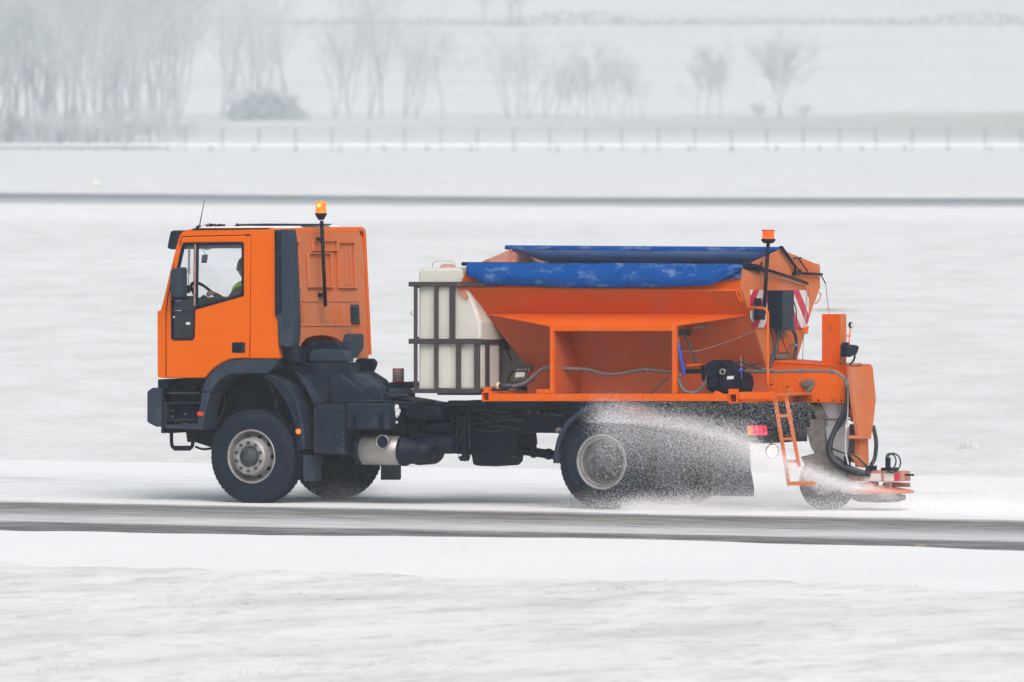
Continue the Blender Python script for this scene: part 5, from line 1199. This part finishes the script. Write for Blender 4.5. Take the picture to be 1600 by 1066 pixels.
for k in (-0.045, -0.015, 0.015, 0.045): b.tube([(.02, k, -0.062), (.02, k, 0.062)], 0.002, 4); b.tube([(.02, -0.062, k), (.02, 0.062, k)], 0.002, 4)
b.build('lamp_grille', M['zinc'], wl_)
b = MB(); b.rbox(1235, 634, 1262, 690, SRr + .12, .3); b.box(SRr - 0.3, SRr + 0.0, 0.8, 1.5, 0.75, 1.0); obj(b, 'tow_crossmember', 'black', bevel=0.01)

# ---- driver
D = empty('person', (0, 0, 0), 0)
D.location = ORG; D.rotation_euler = (0, 0, -TH)
tag(D, 'driver in a grey cap, dark jacket and yellow vest, hands on the steering wheel', 'person')
def skin(name, verts, edges, radii, m, parent, sub=2, root=0):
    me = bpy.data.meshes.new(name); me.from_pydata([tuple(v) for v in verts], edges, []); o = bpy.data.objects.new(name, me); COL.objects.link(o); o.parent = parent
    sk = o.modifiers.new('skin', 'SKIN'); sk.use_smooth_shade = True
    for i, r in enumerate(radii): me.skin_vertices[0].data[i].radius = (r, r) if not isinstance(r, tuple) else r; me.skin_vertices[0].data[i].use_root = (i == root)
    ss_ = o.modifiers.new('sub', 'SUBSURF'); ss_.levels = sub; ss_.render_levels = sub; me.materials.append(M[m]); return o
tD = 0.56
hx, hzv = q(383, 419, tD)
hp = Vector((hx, tD, hzv))                 # middle of the head
sh = Vector((hx - 0.01, tD, hzv - 0.27)); pel = Vector((hx + 0.05, tD, hzv - 0.80))
hl = WH - wl * 0.20 - wu * 0.08; hr = WH + wl * 0.19 + wu * 0.06
V_ = [pel, pel + Vector((0, 0, .22)), sh + Vector((0, 0, -.10)), sh + Vector((-0.0, 0, .06)), hp + Vector((0.02, 0, -.13)),
      sh + Vector((0, -.19, -.02)), sh + Vector((-.16, -.23, -.26)), hl + Vector((0.03, 0, 0)),
      sh + Vector((0, .19, -.02)), sh + Vector((-.16, .23, -.26)), hr + Vector((0.03, 0, 0)),
      pel + Vector((-.05, -.11, -.02)), pel + Vector((-.46, -.14, .04)), pel + Vector((-.55, -.14, -.38)),
      pel + Vector((-.05, .11, -.02)), pel + Vector((-.46, .14, .04)), pel + Vector((-.55, .14, -.38))]
E_ = [(0, 1), (1, 2), (2, 3), (3, 4), (2, 5), (5, 6), (6, 7), (2, 8), (8, 9), (9, 10), (0, 11), (11, 12), (12, 13), (0, 14), (14, 15), (15, 16)]
body = skin('jacket', V_, E_, [.17, .16, (.17, .13), .08, .055, .075, .055, .038, .075, .055, .038, .10, .085, .055, .10, .085, .055], 'grey_jacket', D)
b = MB(); P = []
for i in range(14):
    v = math.pi * i / 13; z_ = -math.cos(v); r = math.sin(v)
    for k in range(20):
        a = 2 * math.pi * k / 20; x = math.cos(a) * r; y = math.sin(a) * r
        dx = x * 0.097; dy = y * 0.075; dz = z_ * 0.122
        if x < 0 and z_ < 0.1: dx *= 1.0 - 0.18 * max(0, -z_)          # jaw tapers
        if x < -0.9 and -0.30 < z_ < 0.02: dx -= 0.022                  # nose
        if x < -0.8 and 0.02 < z_ < 0.25: dx += 0.008                   # eye line
        P.append((hp.x + dx, hp.y + dy, hp.z + dz))
b.add(P, [(i * 20 + k, i * 20 + (k + 1) % 20, (i + 1) * 20 + (k + 1) % 20, (i + 1) * 20 + k) for i in range(13) for k in range(20)], True)
for sg_ in (-1, 1): b.lathe([(0.001, -.012), (0.02, -.008), (0.026, 0.008)], (hp.x + 0.01, hp.y + sg_ * 0.078, hp.z - 0.01), 't', 10)
b.tube([hp + Vector((0.02, 0, -.08)), hp + Vector((0.035, 0, -.2))], 0.052, 12)
head = b.build('head', M['skin'], D)
b = MB(); P = []
for i in range(9):
    v = math.pi * 0.60 * i / 8; z_ = math.cos(v); r = math.sin(v)
    for k in range(20): a = 2 * math.pi * k / 20; P.append((hp.x + 0.006 + math.cos(a) * r * 0.108, hp.y + math.sin(a) * r * 0.086, hp.z + 0.012 + z_ * 0.128))
b.add(P, [(i * 20 + k, i * 20 + (k + 1) % 20, (i + 1) * 20 + (k + 1) % 20, (i + 1) * 20 + k) for i in range(8) for k in range(20)], True); b.build('knit_cap', M['hair'], D)
VV = [pel + Vector((0, 0, .10)), pel + Vector((0, 0, .26)), sh + Vector((-.03, 0, -.05)), sh + Vector((-.05, -.12, 0.07)), sh + Vector((-.05, .12, 0.07))]
skin('safety_vest', VV, [(0, 1), (1, 2), (2, 3), (2, 4)], [.185, .178, (.19, .16), .11, .11], 'vest', D)
for hd, sgn in ((hl, -1), (hr, 1)):
    vs_ = [hd + Vector((0.06, 0, 0.0)), hd + Vector((0.03, 0, 0.012)), hd + Vector((0.0, 0, 0.02))]; es = [(0, 1), (1, 2)]; rd = [.028, (.038, .02), (.036, .018)]
    for k in range(4):
        o_y = (k - 1.5) * 0.020; b0 = len(vs_); ln = (0.9, 1.0, 0.95, 0.78)[k]
        vs_ += [hd + Vector((-0.015, o_y, 0.024)), hd + Vector((-0.045 * ln, o_y * 1.05, 0.018)), hd + Vector((-0.052 * ln, o_y * 1.05, -0.012)), hd + Vector((-0.032 * ln, o_y, -0.028))]
        es += [(2, b0), (b0, b0 + 1), (b0 + 1, b0 + 2), (b0 + 2, b0 + 3)]; rd += [.010, .009, .0085, .0075]
    b0 = len(vs_); vs_ += [hd + Vector((0.01, -sgn * 0.035, 0.0)), hd + Vector((-0.02, -sgn * 0.045, -0.014)), hd + Vector((-0.035, -sgn * 0.035, -0.026))]; es += [(1, b0), (b0, b0 + 1), (b0 + 1, b0 + 2)]; rd += [.012, .010, .0085]
    skin('hand', vs_, es, rd, 'skin', D, 1)
# ---------------------------------------------------------------- snow and salt spray
M['spray'] = mat('snow_dust', (0.86, 0.87, 0.90), 0.9)
M['spray_dark'] = mat('slush_drops', (0.60, 0.62, 0.66), 0.8)
def particles(name, gen, n, size, m, label, cat):
    vs = []; fs = []
    for i in range(n):
        p = gen()
        if p is None: continue
        r = size * random.uniform(0.5, 1.4)
        a = random.uniform(0, 6.28); ca, sa = math.cos(a) * r, math.sin(a) * r
        o = len(vs)
        x, y, z = p
        vs += [(x + ca, y + sa, z - 0.5 * r), (x - sa, y + ca, z - 0.45 * r), (x - 0.7 * ca, y - 0.8 * sa, z - 0.4 * r), (x, y, z + r)]
        fs += [(o, o + 1, o + 3), (o + 1, o + 2, o + 3), (o + 2, o, o + 3), (o, o + 2, o + 1)]
    me = bpy.data.meshes.new(name); me.from_pydata(vs, [], fs); me.materials.append(m)
    o = bpy.data.objects.new(name, me); COL.objects.link(o); o.location = ORG; o.rotation_euler = (0, 0, -TH)
    tag(o, label, cat, kind='stuff'); return o
random.seed(21)
G = random.gauss; U = random.uniform
def jet():
    # salt thrown by the spinner: a curved sheet widening towards the rear wheel
    u = random.random() ** 1.15
    pts = [(1388, 775, 1.0), (1290, 752, 0.7), (1215, 724, 0.12), (1150, 692, -0.1), (1070, 672, -0.35), (985, 662, -0.5), (930, 660, -0.55)]
    k = u * (len(pts) - 1); i = min(int(k), len(pts) - 2); f = k - i
    x, y, t = [pts[i][j] + (pts[i + 1][j] - pts[i][j]) * f for j in range(3)]
    sg = 4 + 15 * u
    dy = G(0, 1) * sg
    if dy > 0: dy *= 1.0 + 1.6 * u
    return q3(x + G(0, 12), y + dy, t + G(0, 0.12))
def wheel_cloud():
    x = 905 + 280 * random.betavariate(2.6, 1.3); y = 650 + 135 * random.betavariate(1.3, 1.5)
    if y < 640 + (x - 905) * 0.06 and random.random() < .5: return None
    return q3(x, y, U(-0.7, -0.1))
def under():
    x = U(960, 1270); y = 628 + 60 * random.betavariate(1.1, 1.6); return q3(x, y, U(-0.5, 0.2))
def mist():
    x = 970 + 700 * random.betavariate(1.0, 1.3); t = U(-0.8, 3.0)
    s, z = q(x, 790, t); h = abs(G(0, 0.10)) * (0.8 + 0.5 * min(1, (x - 950) / 300)); return (s, t, 0.01 + h)
def mist_front():
    x = G(525, 34); t = U(1.7, 2.6); s, _ = q(x, 780, t); return (s, t, 0.01 + abs(G(0, 0.10)))
def mist_wheel():
    x = G(990, 60); t = U(-0.3, 0.6); s, _ = q(x, 790, t); return (s, t, 0.01 + abs(G(0, 0.09)))
def disc_cloud():
    return q3(G(1290, 46), 770 + G(0, 14), U(0.6, 1.1))
def mixg(lst):
    tot = sum(w for _, w in lst)
    def g():
        r = random.random() * tot
        for f, w_ in lst:
            r -= w_
            if r <= 0: return f()
        return lst[-1][0]()
    return g
particles('salt_spray', mixg([(jet, 40), (wheel_cloud, 20), (under, 9)]), 44000, 0.0027, M['spray'], 'grainy white jet of salt thrown from the spinner past the rear wheels', 'salt spray')
particles('fine_salt_spray', mixg([(jet, 92), (wheel_cloud, 8)]), 170000, 0.0020, M['spray'], 'fine white veil hanging round the grainy jet beside the rear wheels', 'salt spray')
particles('snow_dust', mixg([(mist, 55), (mist_front, 9), (mist_wheel, 14), (disc_cloud, 2)]), 180000, 0.0025, M['spray'], 'low cloud of powder snow whirled up from the road behind the truck', 'snow dust')

# ---------------------------------------------------------------- grass poking through the snow
M['grass'] = mat('dry_winter_grass', (0.34, 0.33, 0.31), 0.9)
def grass(name, n, f, m, label, hmax):
    vs = []; fs = []
    for i in range(n):
        p = f()
        if p is None: continue
        h = U(0.3, 1.0) * hmax; a = U(0, 3.14); w_ = U(0.003, 0.007); l = U(-0.6, 0.6) * h; la = U(0, 6.28); o = len(vs)
        x, y, z = p; c, s_ = math.cos(a) * w_, math.sin(a) * w_
        vs += [(x - c, y - s_, z), (x + c, y + s_, z), (x + l * math.cos(la), y + l * math.sin(la), z + h)]; fs.append((o, o + 1, o + 2))
    me = bpy.data.meshes.new(name); me.from_pydata(vs, [], fs); me.materials.append(m); o = bpy.data.objects.new(name, me); COL.objects.link(o)
    o.location = ORG; o.rotation_euler = (0, 0, -TH); tag(o, label, 'grass', kind='stuff'); return o
def gnear():
    for _ in range(30):
        t = -17.6 - 30 * random.random(); s = U(-12, 18) + (t * -0.1)
        d = fb(s, t, 0.55, 4) + 0.6 * fb(s, t, 0.13, 3)
        if d > 0.22 + 0.25 * random.random(): return (s, t, rough_h(s, t) - 0.005)
    return None
grass('winter_grass', 7000, gnear, M['grass'], 'sparse dry grass tips poking through the rough snow in the foreground', 0.026)
def tuft(name, px, py, n, sp, h, label):
    c = ground(px, py); b = MB()
    for i in range(n):
        x, y = G(0, sp), G(0, sp * 1.4); hh = h * U(.4, 1); lx, ly = G(0, .35) * hh, G(0, .35) * hh
        b.add([(x - .006, y, -0.02), (x + .006, y, -0.02), (x + lx, y + ly, hh)], [(0, 1, 2)])
    o = b.build(name, M['straw']); o.location = c; return tag(o, label, 'grass tuft')
M['straw'] = mat('straw', (0.36, 0.31, 0.22), 0.9)
M['weed'] = mat('frosted_weed', (0.55, 0.545, 0.53), 0.9)
tuft('grass_tuft', 1437, 858, 160, 0.035, 0.06, 'small straw coloured tuft on the smooth snow below the road at the right')
o = tuft('grass_tuft', 1513, 702, 110, 0.09, 0.17, 'low brownish tuft in the snow behind the truck at the far right'); o.data.materials[0] = M['weed']
o = tuft('grass_tuft', 1298, 486, 500, 0.24, 0.08, 'dark patch of bare grass in the snow right behind the hopper'); o.data.materials[0] = M['grass']

# ---------------------------------------------------------------- runway marker
c = ground(150, 293)
mk = empty('runway_marker', c); tag(mk, 'small cream coloured marker light beyond the dark runway at the left', 'marker')
b = MB(); b.lathe([(0.06, 0.0), (0.06, 0.18), (0.001, 0.18)], (0, 0, 0), 'z', 12); b.build('post', M['pale'], mk)
b = MB(); b.lathe([(0.001, 0.15), (0.16, 0.16), (0.17, 0.24), (0.12, 0.33), (0.001, 0.35)], (0, 0, 0), 'z', 16); b.build('lamp_head', mat('marker_cream', (0.85, 0.85, 0.74), 0.5), mk)

# ---------------------------------------------------------------- fence and low rail
M['post'] = mat('weathered_post', (0.12, 0.16, 0.19), 0.8)
YF, YR = 1098 * BK, 1085 * BK
def post_row(root, Y, xs_, mb, m, tilt):
    first = None; g = terr(Y)
    for px in xs_:
        c = atY(px, 0, Y)
        if first is None: first = mb.build('post', m, root); o = first
        else: o = first.copy(); COL.objects.link(o); o.parent = root
        o.location = (c.x - root.location.x, 0, 0); o.rotation_euler = (R(U(-tilt, tilt)), R(U(-tilt, tilt)), 0); o.scale = (1, 1, U(0.95, 1.04))
c = atY(925, 235, YF); fn = empty('wire_fence', (c.x, YF, terr(YF))); tag(fn, 'long wire fence on thin grey posts crossing the snowfield in front of the trees', 'fence')
fp = MB(); fp.box(-0.10, 0.10, -0.10, 0.10, -0.5, 3.4)
pxs = []; px = 290.0
while px < 1640: pxs.append(px); px += 56.9 + 0.25 * math.sin(px)
post_row(fn, YF, pxs + [-20, 36, 93, 150, 234], fp, M['post'], 1.5)
b = MB(); xl = atY(-120, 0, YF).x - c.x; xr = atY(1720, 0, YF).x - c.x
for z_ in (0.8, 1.6, 2.4, 3.25): b.tube([(xl, 0, z_), (xr, 0, z_)], 0.015 if z_ < 3 else 0.03, 4, False)
b.build('wire', M['post'], fn)
M['railsnow'] = mat('snow_topped_rail', (0.84, 0.85, 0.87), 0.8)
c = atY(925, 235, YR); lr = empty('guard_rail', (c.x, YR, terr(YR))); tag(lr, 'low snow-topped rail on short posts running in front of the wire fence', 'rail')
fp = MB(); fp.box(-0.17, 0.17, -0.08, 0.08, -0.4, 0.77)
pxs = []; px = 60
while px < 1640: pxs.append(px); px += 68 + U(-1.5, 1.5)
post_row(lr, YR, pxs, fp, M['post'], 1)
b = MB(); b.box(atY(-150, 0, YR).x - c.x, atY(1750, 0, YR).x - c.x, -0.12, 0.12, 0.75, 1.0); b.build('beam', M['railsnow'], lr)
b = MB(); b.box(atY(-150, 0, YR).x - c.x, atY(255, 0, YR).x - c.x, -0.20, -0.13, 0.28, 0.66); b.build('lower_beam', M['post'], lr)

# ---------------------------------------------------------------- trees
M['bark'] = mat('grey_bark', (0.34, 0.375, 0.40), 0.95)  # bark lightened to imitate fading into the haze
M['twig'] = mat('haze_paled_twigs', (0.54, 0.59, 0.61), 0.95)  # twig colour paled in place of thicker haze over the distance
def grow(rnd, H, style):
    """returns trunk and crown MB; style: 'poplar' narrow and steep, 'willow' upright multi stem, 'round' open spreading"""
    tr = MB(); cr = MB(); st = {'poplar': (0.52, 0.85, 0.09), 'willow': (0.55, 0.7, 0.13), 'round': (0.75, 0.7, 0.16), 'shrub': (0.6, 0.6, 0.15)}[style]
    def limb(p, d, L_, r, lev, mb):
        n = 3 if lev < 2 else 2; P = [p]; dd = d.copy()
        for i in range(n):
            dd = (dd + Vector((rnd.gauss(0, st[2]), rnd.gauss(0, st[2]), 0.10 * st[1] + rnd.gauss(0, .03)))).normalized(); P.append(P[-1] + dd * (L_ / n))
        mb.tube(P, r, 4 if lev else 6, False, True, r1=r * 0.45)
        if lev >= 4: return
        nb = {0: 14, 1: 8, 2: 6, 3: 4}[lev]
        for k in range(nb):
            u = (0.22 if lev == 0 and style != 'round' else 0.3) + 0.7 * (k + rnd.random()) / nb; u = min(u, 1.0)
            kk = u * n; i = min(int(kk), n - 1); b0 = P[i].lerp(P[i + 1], kk - i)
            a = rnd.uniform(0, 6.28); side_ = Vector((math.cos(a), math.sin(a), 0)); nd = (dd * (1 - st[0] * 0.55) + side_ * st[0] * rnd.uniform(.7, 1.2)).normalized()
            limb(b0, nd, L_ * rnd.uniform(0.38, 0.62) * (1.15 - 0.45 * u if style != 'round' else 1.0), max(0.019, r * (1 - 0.5 * u) * 0.5), lev + 1, cr)
    if style in ('willow', 'shrub'):
        for k in range(3 if style == 'willow' else 4):
            a = rnd.uniform(0, 6.28); limb(Vector((math.cos(a) * .3, math.sin(a) * .3, -.3)), Vector((math.cos(a) * .28, math.sin(a) * .28, 1)).normalized(), H * rnd.uniform(.6, .85), H * (0.0065 if style == 'willow' else 0.008), 1, tr)
    elif style == 'round':
        limb(Vector((0, 0, -.3)), Vector((0.05, 0, 1)), H * 0.30, H * 0.028, 3, tr)
        for k in range(6):
            a = k * 1.05 + rnd.uniform(-.3, .3); limb(Vector((0.0, 0, H * (0.18 + .02 * k))), Vector((math.cos(a) * .62, math.sin(a) * .62, 1.1)).normalized(), H * rnd.uniform(.5, .7), H * 0.016, 1, cr)
    else: limb(Vector((0, 0, -.3)), Vector((0, 0, 1)), H * 0.92, H * 0.009, 0, tr)
    return tr, cr
protos = {}
def make_tree(kind, style, H, seed):
    rnd = random.Random(seed); tr, cr = grow(rnd, H, style)
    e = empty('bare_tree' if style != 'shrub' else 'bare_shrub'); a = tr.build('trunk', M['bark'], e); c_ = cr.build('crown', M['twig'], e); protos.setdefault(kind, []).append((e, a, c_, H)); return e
for i in range(3): make_tree('poplar', 'poplar', 22, 100 + i)
for i in range(3): make_tree('willow', 'willow', 20, 200 + i)
for i in range(2): make_tree('round', 'round', 8, 300 + i)
for i in range(2): make_tree('shrub', 'shrub', 5, 400 + i)
used = set()
def plant(kind, i, px, Y, H, label, group=None, wide=1.0, cat='tree'):
    e, a, c_, H0 = protos[kind][i % len(protos[kind])]
    if (kind, i % len(protos[kind])) in used:
        ne = e.copy(); COL.objects.link(ne)
        for ch in (a, c_): n2 = ch.copy(); COL.objects.link(n2); n2.parent = ne
        for k_ in ('label', 'group'):
            if k_ in ne: del ne[k_]
    else: ne = e; used.add((kind, i % len(protos[kind])))
    Y = Y * BK; H = H * BK; c = atY(px, 0, Y); ne.location = (c.x, Y, terr(Y) - 0.1); ne.rotation_euler = (0, 0, U(0, 6.28)); s_ = H / H0; ne.scale = (s_ * wide, s_ * wide, s_)
    tag(ne, label, cat, group); return ne
rnd = random.Random(5)
for i in range(42):                      # the wood at the left
    px = -90 + i * 9.0 + rnd.uniform(-5, 5); Y = 1108 + (i * 37 % 90) + max(0, px - 170) * 0.9
    H = rnd.uniform(17, 24) if px < 250 else rnd.uniform(15, 19)
    plant('willow' if i % 3 else 'poplar', i, px, Y, H, 'tall bare tree in the dense misty wood at the left edge', 'bare trees of the left wood', 1.0)
for i in range(16):
    px = -90 + i * 24 + rnd.uniform(-9, 9); plant('shrub', i, px, 1104 + rnd.uniform(0, 25), rnd.uniform(3, 5.5), 'bare undergrowth shrub at the foot of the left wood', 'shrubs under the left wood', 1.3, 'shrub')
for i, (px, H, Y) in enumerate([(345, 17, 1330), (382, 18, 1350), (418, 15.5, 1340), (455, 15, 1350), (365, 15, 1360), (400, 17, 1370)]): plant('willow', i, px, Y, H, 'pale bare tree of the clump standing over the dark bush', 'bare trees over the dark bush', 1.0)
for i, (px, H) in enumerate([(520, 12), (545, 13), (575, 12)]): plant('willow', i + 1, px, 1310, H, 'faint many-stemmed tree in the row left of the straight dark trunk', 'faint trees left of the straight trunk', .9)
plant('poplar', 1, 597, 1300, 15.5, 'tall tree with a straight dark trunk in the middle row beyond the fence', None, 1.15)
for i, (px, H) in enumerate([(630, 12.5), (648, 11.5)]): plant('willow', i, px, 1305, H, 'leaning bare tree just right of the straight dark trunk', 'leaning trees by the straight trunk', .9)
plant('poplar', 2, 692, 1300, 8.5, 'slim bare tree standing alone in the gap of the middle row', None, 1.3)
for i, px in enumerate((796, 808, 826, 850)): plant('willow', i, px, 1300 + 4 * i, (10, 10.5, 10, 9)[i], 'bare tree in the dense clump above the middle of the hopper', 'trees of the middle clump', 1.1)
for i in range(9): plant('poplar' if i % 2 else 'willow', i, 868 + i * 17, 1305, rnd.uniform(5.0, 7.2), 'low bare tree in the hedge-like row between the clump and the gap', 'low trees in the hedge row', 1.1)
for i, (px, H) in enumerate([(1090, 6.5), (1106, 7.0), (1125, 6)]): plant('poplar', i, px, 1320, H, 'small round bare tree left of the lone spreading tree', 'small trees left of the lone tree', 1.1)
plant('round', 0, 1219, 1290, 9.0, 'lone spreading tree with a forked trunk on the bank at the right', None, 1.15)
for i, (px, H) in enumerate([(1185, 2.2), (1250, 2.0)]): plant('shrub', i, px, 1300, H, 'knee-high bare bush near the foot of the lone spreading tree', 'low bushes by the lone tree', 1.4, 'bush')
for i, (px, H) in enumerate([(757, 10), (800, 14), (812, 12)]): plant('round', i, px, 2215, H, 'faint tree on the upper field edge near the top of the picture', 'faint trees on the far field edge', 1.1)
# evergreen bush, its foliage paled to imitate distance haze
def leafy(name, px, Y, W_, Hh, n, m, label):
    Y *= BK; W_ *= BK; Hh *= BK; c = atY(px, 0, Y); rr = random.Random(9); b = MB()
    for i in range(n):
        a = rr.uniform(0, 6.28); e_ = math.asin(rr.uniform(0, 1)); r = rr.uniform(.55, 1) * (1 + .14 * math.sin(a * 3) + .12 * math.sin(e_ * 7 + a * 5)); p = Vector((math.cos(a) * math.cos(e_) * W_ * r, math.sin(a) * math.cos(e_) * 2.5 * r, math.sin(e_) * Hh * r))
        s_ = rr.uniform(.25, .5); d1 = Vector((rr.gauss(0, 1), rr.gauss(0, 1), rr.gauss(0, 1))).normalized() * s_; d2 = Vector((rr.gauss(0, 1), rr.gauss(0, 1), rr.gauss(0, 1))).normalized() * s_
        b.add([p, p + d1, p + d1 + d2, p + d2], [(0, 1, 2, 3)])
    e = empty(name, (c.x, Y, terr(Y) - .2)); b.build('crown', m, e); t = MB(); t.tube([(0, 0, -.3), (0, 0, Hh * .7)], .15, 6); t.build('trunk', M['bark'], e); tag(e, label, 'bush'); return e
leafy('evergreen_bush', 415, 1290, 4.3, 3.4, 5000, mat('haze_paled_evergreen', (0.38, 0.45, 0.48), 0.9), 'wide dark rounded bush in front of the pale trees at the left')
# thin dark hedge line along the upper field
hb_ = MB(); rr = random.Random(2)
for i in range(5200):
    x = rr.uniform(-96, 256); y = 3528 + rr.uniform(-3, 3); h = 2.0 + 2.4 * max(0, math.sin(x * 0.08) * math.sin(x * .026 + 1)); z = terr(y) + rr.uniform(-.2, h); s_ = .8
    d1 = Vector((rr.gauss(0, 1), rr.gauss(0, 1), rr.gauss(0, .6))).normalized() * s_; d2 = Vector((rr.gauss(0, 1), rr.gauss(0, 1), rr.gauss(0, 1))).normalized() * s_; p = Vector((x, y, z)); hb_.add([p, p + d1, p + d1 + d2, p + d2], [(0, 1, 2, 3)])
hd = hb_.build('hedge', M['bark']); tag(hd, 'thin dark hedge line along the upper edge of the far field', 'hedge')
